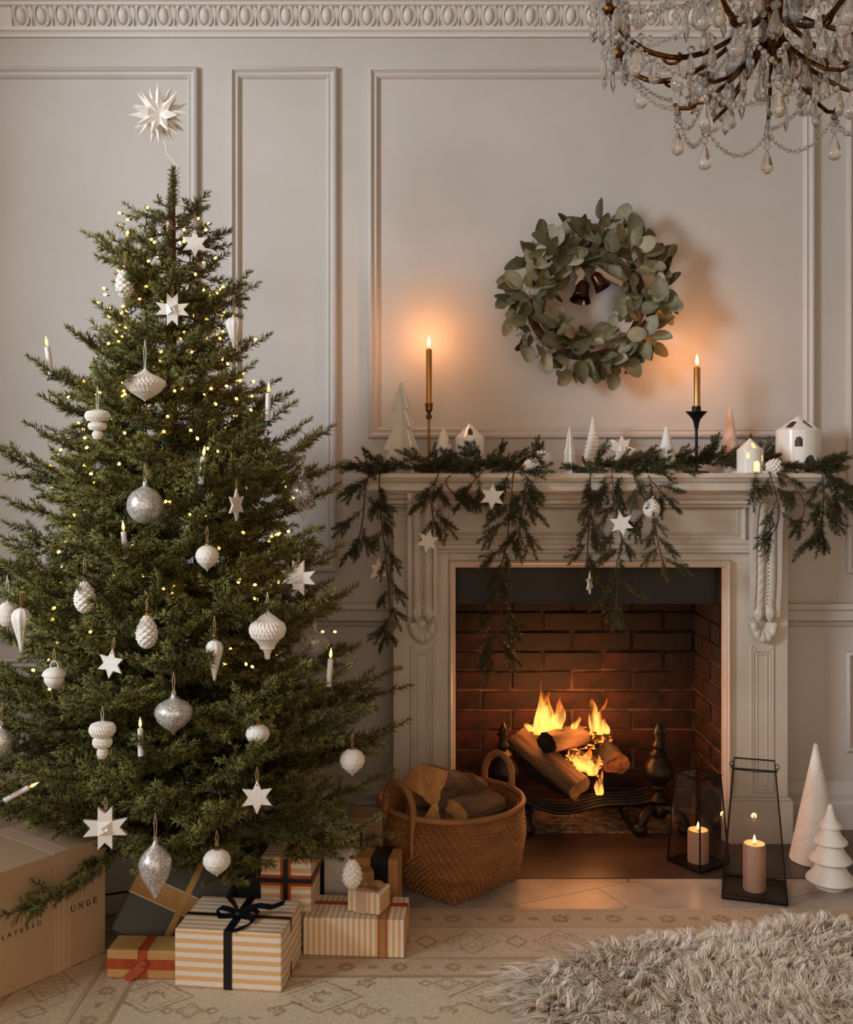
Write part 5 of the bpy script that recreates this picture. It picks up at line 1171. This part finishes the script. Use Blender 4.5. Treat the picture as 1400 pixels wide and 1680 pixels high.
def gift(label, loc, rot, sx, sy, sz, paper, bands, group='wrapped gifts under the tree', tilt=None):
    """box of size sx, sy, sz standing on its origin; bands: (axis the band crosses, offset, width, material, proud)"""
    t = thing('gift_box', label, 'gift', loc, (0,0,R(rot)) if tilt is None else tilt, group)
    MB().box((-sx/2,-sy/2,0), (sx/2,sy/2,sz)).build('wrapped_box', paper, t, smooth=None, bevel=.004, seg=3)
    for (ax, off, wd, m, pr) in bands:
        mb = MB(); e = pr; 
        if ax == 'x':       # runs over front, top and back at x = off
            a, b = off-wd/2, off+wd/2
            for q in (((a,-sy/2-e,0),(b,-sy/2+.0005,sz+e)), ((a,sy/2-.0005,0),(b,sy/2+e,sz+e)), ((a,-sy/2,sz-.0005),(b,sy/2,sz+e))): mb.box(*q)
        elif ax == 'y':     # runs over left, top and right at y = off
            a, b = off-wd/2, off+wd/2
            for q in (((-sx/2-e,a,0),(-sx/2+.0005,b,sz+e)), ((sx/2-.0005,a,0),(sx/2+e,b,sz+e)), ((-sx/2,a,sz-.0005),(sx/2,b,sz+e))): mb.box(*q)
        else:               # belt round the four sides at height off
            a, b = off-wd/2, off+wd/2
            for q in (((-sx/2-e,-sy/2-e,a),(sx/2+e,-sy/2+.0005,b)), ((-sx/2-e,sy/2-.0005,a),(sx/2+e,sy/2+e,b)), ((-sx/2-e,-sy/2,a),(-sx/2+.0005,sy/2,b)), ((sx/2-.0005,-sy/2,a),(sx/2+e,sy/2,b))): mb.box(*q)
        mb.build('ribbon', m, t, smooth=None)
    return t
def fold(t, sx, sy, sz, paper, side=1):   # folded paper end on the right-hand side
    mb = MB(); x = side*(sx/2+.0003); e = side*.0016
    mb.add([(x,-sy/2+.004,.006),(x+e,-sy*.05,sz*.52),(x,-sy/2+.004,sz-.006),(x,sy/2-.004,sz-.006),(x+e,sy*.05,sz*.5),(x,sy/2-.004,.006)], [(0,1,2),(3,4,5),(2,1,4,3),(0,5,4,1)])
    mb.build('paper_fold', paper, t, smooth=None)
def bow(t, c, m, s_, wd, tails, loops=True, th=.0006):
    c = Vector(c)
    def strip(nm, pts, sides, w_): mb = MB(); mb.ribbon([c+Vector(p)*s_ for p in pts], sides, w_, th); mb.build(nm, m, t, smooth=60)
    if loops:
        for sg in (-1, 1): strip('bow_loop', [(0,0,.004),(sg*.02,-.002,.014),(sg*.042,-.006,.02),(sg*.054,-.01,.012),(sg*.044,-.012,.001),(sg*.02,-.008,.0),(0,-.004,.006)], (0,1,.25), wd)
    for k, pts in enumerate(tails): strip('bow_tail', pts, (0,1,.35) if k % 2 == 0 else (.25,1,.2), wd)
    mb = MB(); mb.sphere(c+Vector((0,-.002,.006))*s_, .0085*s_, 12, 8, sc_=(1.1,1.2,.9)); mb.build('bow_knot', m, t, smooth=60)
G_ = .0115
# lettered box at the left edge
BOXP = mat('matt_card', C(190,160,130), C(182,152,122), rough=.6, scale=6)
bd = Vector((.586,.81,0)).normalized(); ba = math.degrees(math.atan2(bd.y, bd.x)); L_ = .55; W_ = .27; hb = .300
corner = Vector((-.836, 2.70, 0)); ctr = corner-bd*L_/2+Vector((-bd.y, bd.x, 0))*W_/2
t = thing('lettered_box', 'large beige card box with printed black lettering at the left edge', 'box', (ctr.x, ctr.y, G_), (0,0,R(ba)))
MB().box((-L_/2,-W_/2,0), (L_/2,W_/2,hb)).build('card_body', BOXP, t, smooth=None, bevel=.003)
rbx = .5*L_-.131
for k, (a, b) in enumerate(((-.024,-.017),(-.0155,-.0035),(-.002,.009),(.0105,.0155),(.017,.024))):
    mb = MB(); mb.box((rbx+a,-W_/2-.0012,0), (rbx+b,-W_/2+.0004,hb+.0012)); mb.box((rbx+a,-W_/2,hb-.0004), (rbx+b,W_/2,hb+.0012)); mb.build('ribbon_band', mat('pale_ribbon', C(196,166,138), rough=.5) if k == 0 else MATS['pale_ribbon'], t, smooth=None)
def letters(txt, x0, z0, h, sp_, serif=False):
    cu = bpy.data.curves.new('lettering', 'FONT'); cu.body = txt; cu.size = h*1.37; cu.space_character = sp_; cu.extrude = .0003; cu.resolution_u = 3
    if serif: cu.offset = .0003
    o = bpy.data.objects.new('lettering', cu); col.objects.link(o); dg = bpy.context.evaluated_depsgraph_get(); me = bpy.data.meshes.new_from_object(o.evaluated_get(dg)); bpy.data.objects.remove(o)
    me.materials.clear(); me.materials.append(INK); link('lettering', me, t, Matrix.Translation((x0, -W_/2-.0004, z0)) @ Matrix.Rotation(R(90), 4, 'X')); return me
letters('LAYERED', rbx-.022-.143, .137, .0125, 1.72)
def serif_word(x0, z0, h):
    """U N G E drawn with thick and thin strokes and serifs"""
    tk, tn, sf = .0027, .0011, .003; x = x0
    def bar(mb, xa, za, xb, zb, w_):
        a, b = Vector((xa, 0, za)), Vector((xb, 0, zb)); n = Vector((-(zb-za), 0, xb-xa)).normalized()*w_/2
        mb.prism([((a+n).x,(a+n).z),((b+n).x,(b+n).z),((b-n).x,(b-n).z),((a-n).x,(a-n).z)], -W_/2-.0008, -W_/2+.0002)
    def ser(mb, xc, z): bar(mb, xc-sf, z, xc+sf, z, .0012)
    W1 = h*.78
    mb = MB(); bar(mb, x, z0+h*.35, x, z0+h, tk); bar(mb, x+W1, z0+h*.35, x+W1, z0+h, tn); ser(mb, x, z0+h); ser(mb, x+W1, z0+h)
    q = [(x+W1/2-W1/2*math.cos(a), z0+h*.35-h*.35*math.sin(a)) for a in [PI*i/10 for i in range(11)]]
    for i in range(10): bar(mb, *q[i], *q[i+1], tk*(1-i/10)+tn*(i/10)); 
    mb.build('lettering', INK, t, smooth=None); x += .0225
    mb = MB(); bar(mb, x, z0, x, z0+h, tn); bar(mb, x, z0+h, x+W1, z0, tk); bar(mb, x+W1, z0, x+W1, z0+h, tn); ser(mb, x, z0); ser(mb, x+W1, z0+h); bar(mb, x-sf, z0+h, x+.001, z0+h, .0012); mb.build('lettering', INK, t, smooth=None); x += .0225
    mb = MB(); q = [(x+W1/2+W1/2*math.cos(a), z0+h/2+h/2*math.sin(a)) for a in [R(45)+R(290)*i/18 for i in range(19)]]
    for i in range(18): f = math.sin(PI*i/18); bar(mb, *q[i], *q[i+1], tn+(tk-tn)*f)
    bar(mb, x+W1*.97, z0+h*.08, x+W1*.97, z0+h*.42, tk); ser(mb, x+W1*.97, z0+h*.42); bar(mb, x+W1*.9, z0+h*.74, x+W1*.9, z0+h, tn); mb.build('lettering', INK, t, smooth=None); x += .0225
    mb = MB(); bar(mb, x, z0, x, z0+h, tk); W2 = h*.6; bar(mb, x-sf, z0+h, x+W2, z0+h, .0013); bar(mb, x-sf, z0, x+W2, z0, .0013); bar(mb, x, z0+h*.52, x+W2*.7, z0+h*.52, .0012); bar(mb, x+W2, z0+h, x+W2, z0+h*.76, .0013); bar(mb, x+W2, z0, x+W2, z0+h*.24, .0013); bar(mb, x+W2*.7, z0+h*.4, x+W2*.7, z0+h*.64, .0012); mb.build('lettering', INK, t, smooth=None)
serif_word(rbx+.027, .139, .0140)
# big striped gift with black ribbon and bow
t = gift('largest gift in striped paper tied with a black satin bow', (-.468, 2.6, G_), -6.8, .266, .2, .140, ST_Z, [('x', .0, .021, DARKR, .0012), ('y', -.01, .015, DARKR, .001)])
fold(t, .266, .2, .140, ST_Z)
bow(t, (.0,-.012,.142), DARKR, 1.0, .018, [[(0,0,.006),(.025,-.004,.022),(.055,-.006,.03),(.085,-.004,.026),(.115,.01,.034)], [(0,0,.006),(.03,-.02,.012),(.05,-.04,.004),(.04,-.065,.004),(.012,-.092,.001)], [(0,0,.006),(-.012,.0,.03),(-.03,.0,.05),(-.012,0,.062)]])
# striped gift with rust bands, small one on top
t = gift('striped gift box with rust and gold ribbons beside the basket', (-.183, 2.745, G_), -4, .263, .15, .0975, ST_X, [('x', .075, .022, JUTE, .0012), ('x', .065, .0035, RUST, .0016), ('x', .085, .0035, RUST, .0016), ('y', .02, .022, RUST, .001)])
fold(t, .263, .15, .0975, ST_X)
t = gift('tiny striped gift with pleated bow stacked on another striped gift', (-.152, 2.735, G_+.0995), -20, .09, .075, .056, ST_X2, [('x', -.006, .03, MATS['pale_ribbon'], .0012)])
fold(t, .09, .075, .056, ST_X2)
bow(t, (-.006,-.005,.057), JUTE, .85, .02, [[(0,0,.006),(-.012,-.008,.03),(-.018,-.012,.05)], [(0,0,.006),(.03,-.004,.02),(.05,0,.016)]])
# kraft gift with rust ribbon
t = gift('small gold kraft gift with rust ribbon in front of the dark green gift', (-.688, 2.595, G_), -3, .2, .085, .07, KRAFTG, [('z', .036, .025, RUST, .001), ('x', -.01, .024, RUST, .0013)])
mb = MB(); mb.ribbon([(-.005,-.045,.04),(-.02,-.05,.026),(-.04,-.054,.008),(-.046,-.055,.002)], (.8,0,-.5), .022); mb.build('bow_tail', RUST, t, smooth=60)
mb = MB(); mb.sphere((-.006,-.046,.038), .009, 10, 7, sc_=(1.3,.6,1)); mb.build('bow_knot', RUST, t, smooth=60)
# dark green gift, tipped up on its corner against the box behind
t = gift('dark green gift with gold and jute ribbons leaning tilted behind the kraft gift', (-.715, 2.70, .02), 0, .24, .075, .235, GREEN, [('z', .125, .045, JUTE, .001), ('z', .150, .0035, MATS['pale_ribbon'], .0014), ('z', .100, .0035, MATS['pale_ribbon'], .0014), ('x', .02, .017, GOLDR, .0018)], tilt=(R(-24), R(27), R(6)))
# striped upright with rust and black ribbon
gift('upright striped gift with a rust and black ribbon cross behind the largest gift', (-.365, 2.79, G_), -5, .135, .13, .235, ST_Z, [('x', .0, .028, RUST, .001), ('x', 0, .012, DARKR, .0016), ('z', .175, .028, RUST, .001), ('z', .175, .012, DARKR, .0016)])
# white gift with black ribbon
SCR = MB(); rq = random.Random(3)
t = gift('big white gift with broad black ribbon behind the striped gifts', (-.355, 3.0, G_), -10, .34, .22, .226, WHP, [('x', .075, .034, DARKR, .0012), ('y', .0, .034, DARKR, .001)])
mb = MB()
for r_ in range(7):
    for c_ in range(11):
        x0, z0 = -.16+c_*.03+(r_ % 2)*.015, .02+r_*.03
        if abs(x0-.075) < .03: continue
        mb.tube([(x0, -.1108, z0), (x0+.004, -.1108, z0+.008), (x0+.007, -.1108, z0-.002), (x0+.011, -.1108, z0+.009), (x0+.014, -.1108, z0-.006)], .0005, 3)
o = mb.build('printed_script', INK, t, smooth=None); o['kind'] = 'stuff'
gift('slate blue gift mostly hidden behind the largest striped gift', (-.53, 2.865, G_), 8, .19, .11, .2, SLATEP, [('z', .15, .012, DARKR, .001), ('x', .0, .012, DARKR, .001)])
gift('pale flat gift with thin black ribbon behind the dark green gift', (-.80, 3.06, G_), 20, .30, .2, .15, WHP, [('x', .02, .012, DARKR, .001), ('z', .06, .006, DARKR, .001)])
gift('kraft gift with broad black ribbon against the wicker basket', (-.135, 2.93, G_), -8, .12, .09, .172, KRAFT, [('x', .01, .05, DARKR, .0016)])
gift('small plain kraft gift beside the hanging pinecone', (-.178, 2.87, G_), 12, .06, .05, .15, KRAFT, [])
t = gift('taupe gift with curled ribbon tucked behind the white gift', (-.175, 3.06, G_), -4, .10, .10, .245, mat('taupe_wrap', C(132,104,80), rough=.6, bump=.2), [])
mb = MB(); mb.tube([(.03+.018*math.cos(a), -.056, .17+.022*math.sin(a)) for a in spiralseg(14)], .004, 6, closed=True); mb.build('ribbon_curl', MATS['taupe_ribbon'], t, smooth=60)

# ================================================================== SHEEPSKIN
hide = [(.20,2.43),(.26,2.55),(.40,2.63),(.56,2.68),(.74,2.70),(.90,2.75),(1.0,2.80),(1.08,2.81),(1.14,2.75),(1.22,2.68),(1.36,2.66),(1.45,2.5),(1.42,2.2),(1.2,2.08),(.8,2.06),(.5,2.12),(.30,2.25)]
sk = thing('sheepskin', 'shaggy cream sheepskin rug thrown over the patterned rug', 'sheepskin', (.85, 2.42, .0115))
HP = np.array(hide)
def inside(p):
    x, y = p[:, 0], p[:, 1]; c = np.zeros(len(p), bool); j = len(HP)-1
    for i in range(len(HP)):
        xi, yi = HP[i]; xj, yj = HP[j]; m_ = ((yi > y) != (yj > y)) & (x < (xj-xi)*(y-yi)/(yj-yi+1e-12)+xi); c ^= m_; j = i
    return c
def edge_d(p):
    d = np.full(len(p), 9.0)
    for i in range(len(HP)):
        a, b = HP[i-1], HP[i]; ab = b-a; t = np.clip(((p-a)@ab)/(ab@ab), 0, 1); d = np.minimum(d, np.linalg.norm(p-(a+t[:, None]*ab), axis=1))
    return d
def mound(p): return .016+.022*np.clip(edge_d(p)/.09, 0, 1)**.6+.006*np.sin(p[:,0]*13+1)*np.sin(p[:,1]*17)*np.clip(edge_d(p)/.09, 0, 1)
g_ = .02; gx, gy = np.meshgrid(np.arange(.18, 1.48, g_), np.arange(2.04, 2.84, g_)); pp = np.stack([gx.ravel(), gy.ravel()], 1); ins = inside(pp); zz = np.where(ins, mound(pp), 0.0)
ii = np.arange(gx.size).reshape(gx.shape); q = np.stack([ii[:-1,:-1], ii[:-1,1:], ii[1:,1:], ii[1:,:-1]], -1).reshape(-1, 4); q = q[ins[q].all(1)]
V = np.stack([pp[:,0]-.85, pp[:,1]-2.42, zz], 1); link('hide', np_mesh('hide', V, q, mat('hide_leather', C(176,150,122), rough=.9)), sk)
rs = np.random.RandomState(9); NC = 4200
cp = np.stack([rs.uniform(.18, 1.46, NC*2), rs.uniform(2.05, 2.83, NC*2)], 1); cp = cp[inside(cp)][:NC]; ncl = len(cp)
NS = 15; K = 5
base = np.repeat(cp, NS, 0)+rs.normal(0, .009, (ncl*NS, 2)); n = len(base)
lean = np.repeat(np.stack([np.sin(cp[:,1]*9+cp[:,0]*4)*.5+rs.normal(0,.5,ncl), -.35+.5*np.cos(cp[:,0]*8)+rs.normal(0,.45,ncl)], 1), NS, 0)
ctr2 = (HP.mean(0)); outv = np.repeat(cp-ctr2, NS, 0); outv /= np.linalg.norm(outv, axis=1)[:, None]; ed = np.repeat(np.clip(1-edge_d(cp)/.07, 0, 1), NS); lean += outv*ed[:, None]*1.2
ln = np.repeat(rs.uniform(.04, .07, ncl), NS)*rs.uniform(.8, 1.1, n); ccp = np.repeat(cp, NS, 0); zb = np.repeat(mound(cp), NS)-.004
pts = []
ph = np.repeat(rs.uniform(0, 6.28, ncl), NS)
for k in range(K):
    f = k/(K-1); conv = .55*f; xy = base*(1-conv)+ccp*conv+lean*(ln*.75*f**1.4)[:, None]+np.stack([np.cos(ph+f*6), np.sin(ph+f*6)], 1)*.0045*f
    z = zb+ln*(f*.9-.34*f**2*np.clip(np.linalg.norm(lean, axis=1), 0, 1.6))*.9; pts.append(np.column_stack([xy, np.maximum(z, .004)]))
pts = np.stack(pts, 1); dirx = rs.normal(0, 1, (n, 2)); dirx /= np.linalg.norm(dirx, axis=1)[:, None]; dirx = np.column_stack([dirx, np.zeros(n)])
wd = .0017*np.array([1, 1.1, 1, .8, .25]); Lf = pts-dirx[:, None, :]*wd[None, :, None]; Rt = pts+dirx[:, None, :]*wd[None, :, None]
V = np.stack([Lf, Rt], 2).reshape(-1, 3)-np.array([.85, 2.42, 0]); o = (np.arange(n)*K*2)[:, None]
q = np.concatenate([o+np.array([2*k, 2*k+1, 2*k+3, 2*k+2]) for k in range(K-1)])
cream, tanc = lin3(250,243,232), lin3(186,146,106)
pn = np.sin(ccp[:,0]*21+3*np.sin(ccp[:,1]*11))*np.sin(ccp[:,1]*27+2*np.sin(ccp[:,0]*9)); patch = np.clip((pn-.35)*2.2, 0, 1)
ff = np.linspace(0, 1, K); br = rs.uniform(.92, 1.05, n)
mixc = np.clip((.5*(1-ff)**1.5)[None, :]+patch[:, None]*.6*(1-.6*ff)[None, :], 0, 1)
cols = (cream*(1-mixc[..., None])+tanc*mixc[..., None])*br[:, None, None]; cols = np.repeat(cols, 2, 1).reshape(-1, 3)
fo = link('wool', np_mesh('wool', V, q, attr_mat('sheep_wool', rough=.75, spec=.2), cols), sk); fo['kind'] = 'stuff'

# ================================================================== CHANDELIER
CD = 2.3; cc = Vector((X(1268, CD), CD, 0))
ch = thing('chandelier', 'antique gilt chandelier hung with crystal drops and bead chains', 'chandelier', (cc.x, cc.y, ZC))
def cz(py): return Z(py, CD)-ZC
def crystal(name, me, p, M=None): return link(name, me, ch, Matrix.Translation(p) @ (M if M is not None else Matrix.Identity(4)))
def drop_me(name, pr, n, m, smooth=None): return MB().lathe(pr, n).mesh(name, m, smooth)
PEAR = [drop_me('pear_drop', [(0,-.062),(.009,-.060),(.0155,-.053),(.0168,-.044),(.0135,-.03),(.007,-.014),(.0028,-.003),(0,0)], 12, CRYS, 60), drop_me('pear_drop', [(0,-.058),(.008,-.055),(.0135,-.048),(.0145,-.04),(.0105,-.022),(.0045,-.006),(0,0)], 8, CRYSW, None)]
SPEAR = [drop_me('spear_drop', [(0,-.072),(.0072,-.05),(.008,-.043),(.0042,-.008),(0,0)], 6, CRYS, None), drop_me('spear_drop', [(0,-.054),(.009,-.04),(.0098,-.035),(.0036,-.005),(0,0)], 8, CRYS, None), drop_me('spear_drop', [(0,-.056),(.0105,-.044),(.009,-.024),(.0036,-.005),(0,0)], 6, CRYSW, None)]
BUTT = drop_me('button_crystal', [(0,-.009),(.0062,-.006),(.0095,0),(.0062,.006),(0,.009)], 8, CRYS, None)
GILT = mat('gilt_bronze', C(124,84,40), C(44,30,18), rough=.4, metal=1, scale=50, bump=.4, bscale=90)
mb = MB(); mb.lathe([(.0,cz(106)),(.008,cz(104)),(.012,cz(96)),(.008,cz(88)),(.02,cz(80)),(.026,cz(72)),(.018,cz(64)),(.012,cz(40)),(.022,cz(25)),(.028,cz(10)),(.014,cz(-10)),(.011,cz(-120)),(.03,cz(-160)),(.012,cz(-200)),(.01,-.06),(.05,-.03),(.055,0)], 20); mb.build('stem', GILT, ch, smooth=50)
rc = random.Random(17)
def chain(p0, p1, sag, n):
    mb = MB(); p0, p1 = Vector(p0), Vector(p1); pts = [p0.lerp(p1, i/n)+Vector((0,0,-sag*4*(i/n)*(1-i/n))) for i in range(n+1)]
    for i, p in enumerate(pts):
        r_ = .0068 if i % 2 == 0 else .005
        mb.lathe([(0,-r_),(r_*.75,-r_*.6),(r_,0),(r_*.75,r_*.6),(0,r_)], 8, Matrix.Translation(p))
    mb.tube(pts, .0005, 4, mi=1); mb.build('bead_chain', [CRYS, GILT], ch, smooth=None)
tips = []
for k in range(8):                       # upper arms: S-curves that carry a candle
    a = R(180+8)+2*PI*k/8; dr = Vector((math.cos(a), math.sin(a), 0)); prof = [(.02,30),(.08,62),(.15,92),(.22,106),(.29,98),(.345,72),(.375,40)]
    pts = []
    for i in range(len(prof)-1):
        for u in range(4): r_, z_ = prof[i][0]+(prof[i+1][0]-prof[i][0])*u/4, prof[i][1]+(prof[i+1][1]-prof[i][1])*u/4; pts.append((r_, z_))
    pts.append(prof[-1])
    for _ in range(2): pts = [pts[0]]+[((pts[i-1][0]+2*pts[i][0]+pts[i+1][0])/4, (pts[i-1][1]+2*pts[i][1]+pts[i+1][1])/4) for i in range(1, len(pts)-1)]+[pts[-1]]
    low = (k % 2)*12; P3 = [dr*r_+Vector((0,0,cz(z_-low))) for r_, z_ in pts]
    mb = MB(); mb.tube(P3, [.0065-.0015*abs(2*i/len(P3)-1) for i in range(len(P3))], 8)
    mb.tube([P3[14]+Vector((0,0,.0))]+[P3[14]+dr*(.022*math.cos(t_)-.022)+Vector((0,0,-.02*math.sin(t_)*(1-t_*.1))) for t_ in [.5*i for i in range(1, 9)]], .0035, 6)
    arm = mb.build('arm', GILT, ch, smooth=60); tip = P3[-1]; tips.append(tip)
    m2 = MB(); m2.lathe([(.004,-.004),(.013,.002),(.017,.012),(.014,.02),(.012,.03),(.0105,.032)], 14, Matrix.Translation(tip)); m2.build('candle_cup', GILT, arm, smooth=50)
    m2 = MB(); m2.lathe([(.009,.0),(.038,.006),(.042,.009),(.038,.0075),(.009,.003)], 16, Matrix.Translation(tip+Vector((0,0,.014))), rf=lambda tt, q, z, i: q*(1+.06*math.cos(8*tt))); m2.build('bobeche', CRYS, arm, smooth=40)
    m2 = MB(); m2.lathe([(.0085,.03),(.0085,.085),(.003,.088),(.0025,.09)], 12, Matrix.Translation(tip)); m2.build('candle_sleeve', mat('sleeve_ivory', C(226,206,170), rough=.5) if k == 0 else MATS['sleeve_ivory'], arm, smooth=50)
    m2 = MB(); m2.lathe([(.004,.09),(.009,.105),(.011,.118),(.006,.14),(0,.152)], 12, Matrix.Translation(tip)); m2.build('candle_bulb', CRYS, arm, smooth=60)
    for j in range(8):
        b = 2*PI*j/8+.2; q = tip+Vector((.038*math.cos(b), .038*math.sin(b), .018)); crystal('button_crystal', BUTT, q+Vector((0,0,-.01))); crystal('drop', rc.choice(SPEAR), q+Vector((0,0,-.02)))
    crystal('drop', PEAR[0], P3[12]+Vector((0,0,-.012))); crystal('drop', rc.choice(PEAR), P3[18]+Vector((0,0,-.014)))
low_t = []
for k in range(8):                       # lower curled arms, without candles
    a = R(180+30)+2*PI*k/8; dr = Vector((math.cos(a), math.sin(a), 0)); prof = [(.02,60),(.05,92),(.09,120),(.14,148),(.18,160),(.205,158),(.212,150)]
    P3 = [dr*r_+Vector((0,0,cz(z_+(k % 2)*6))) for r_, z_ in prof]; mb = MB(); mb.tube(P3, .0048, 8); mb.build('lower_arm', GILT, ch, smooth=60); tip = P3[5]; low_t.append(tip)
    crystal('button_crystal', BUTT, tip+Vector((0,0,-.012))); crystal('button_crystal', BUTT, tip+Vector((0,0,-.027))); crystal('button_crystal', BUTT, tip+Vector((0,0,-.042))); crystal('drop', PEAR[k % 2], tip+Vector((0,0,-.05)))
    crystal('drop', rc.choice(SPEAR), P3[3]+Vector((0,0,-.008))); crystal('drop', rc.choice(SPEAR), P3[2]+Vector((0,0,-.008)))
for k in range(8):
    chain(low_t[k]+Vector((0,0,-.01)), low_t[(k+1) % 8]+Vector((0,0,-.01)), .06, 15); chain(tips[k], tips[(k+1) % 8], .065, 24)
    a, b = tips[k], low_t[k]; chain(a+Vector((0,0,.0)), b, .035, 18); chain(Vector((tips[k].x*.12, tips[k].y*.12, cz(-40))), tips[k]+Vector((0,0,.01)), .03, 26)
for i in range(130):                      # loose inner drops
    a = rc.uniform(0, 2*PI); r_ = rc.uniform(.05, .33); z_ = rc.uniform(-25, 118)-(r_*60); p = Vector((r_*math.cos(a), r_*math.sin(a), cz(z_)))
    crystal('drop', rc.choice(SPEAR+PEAR), p); crystal('button_crystal', BUTT, p+Vector((0,0,.008)))
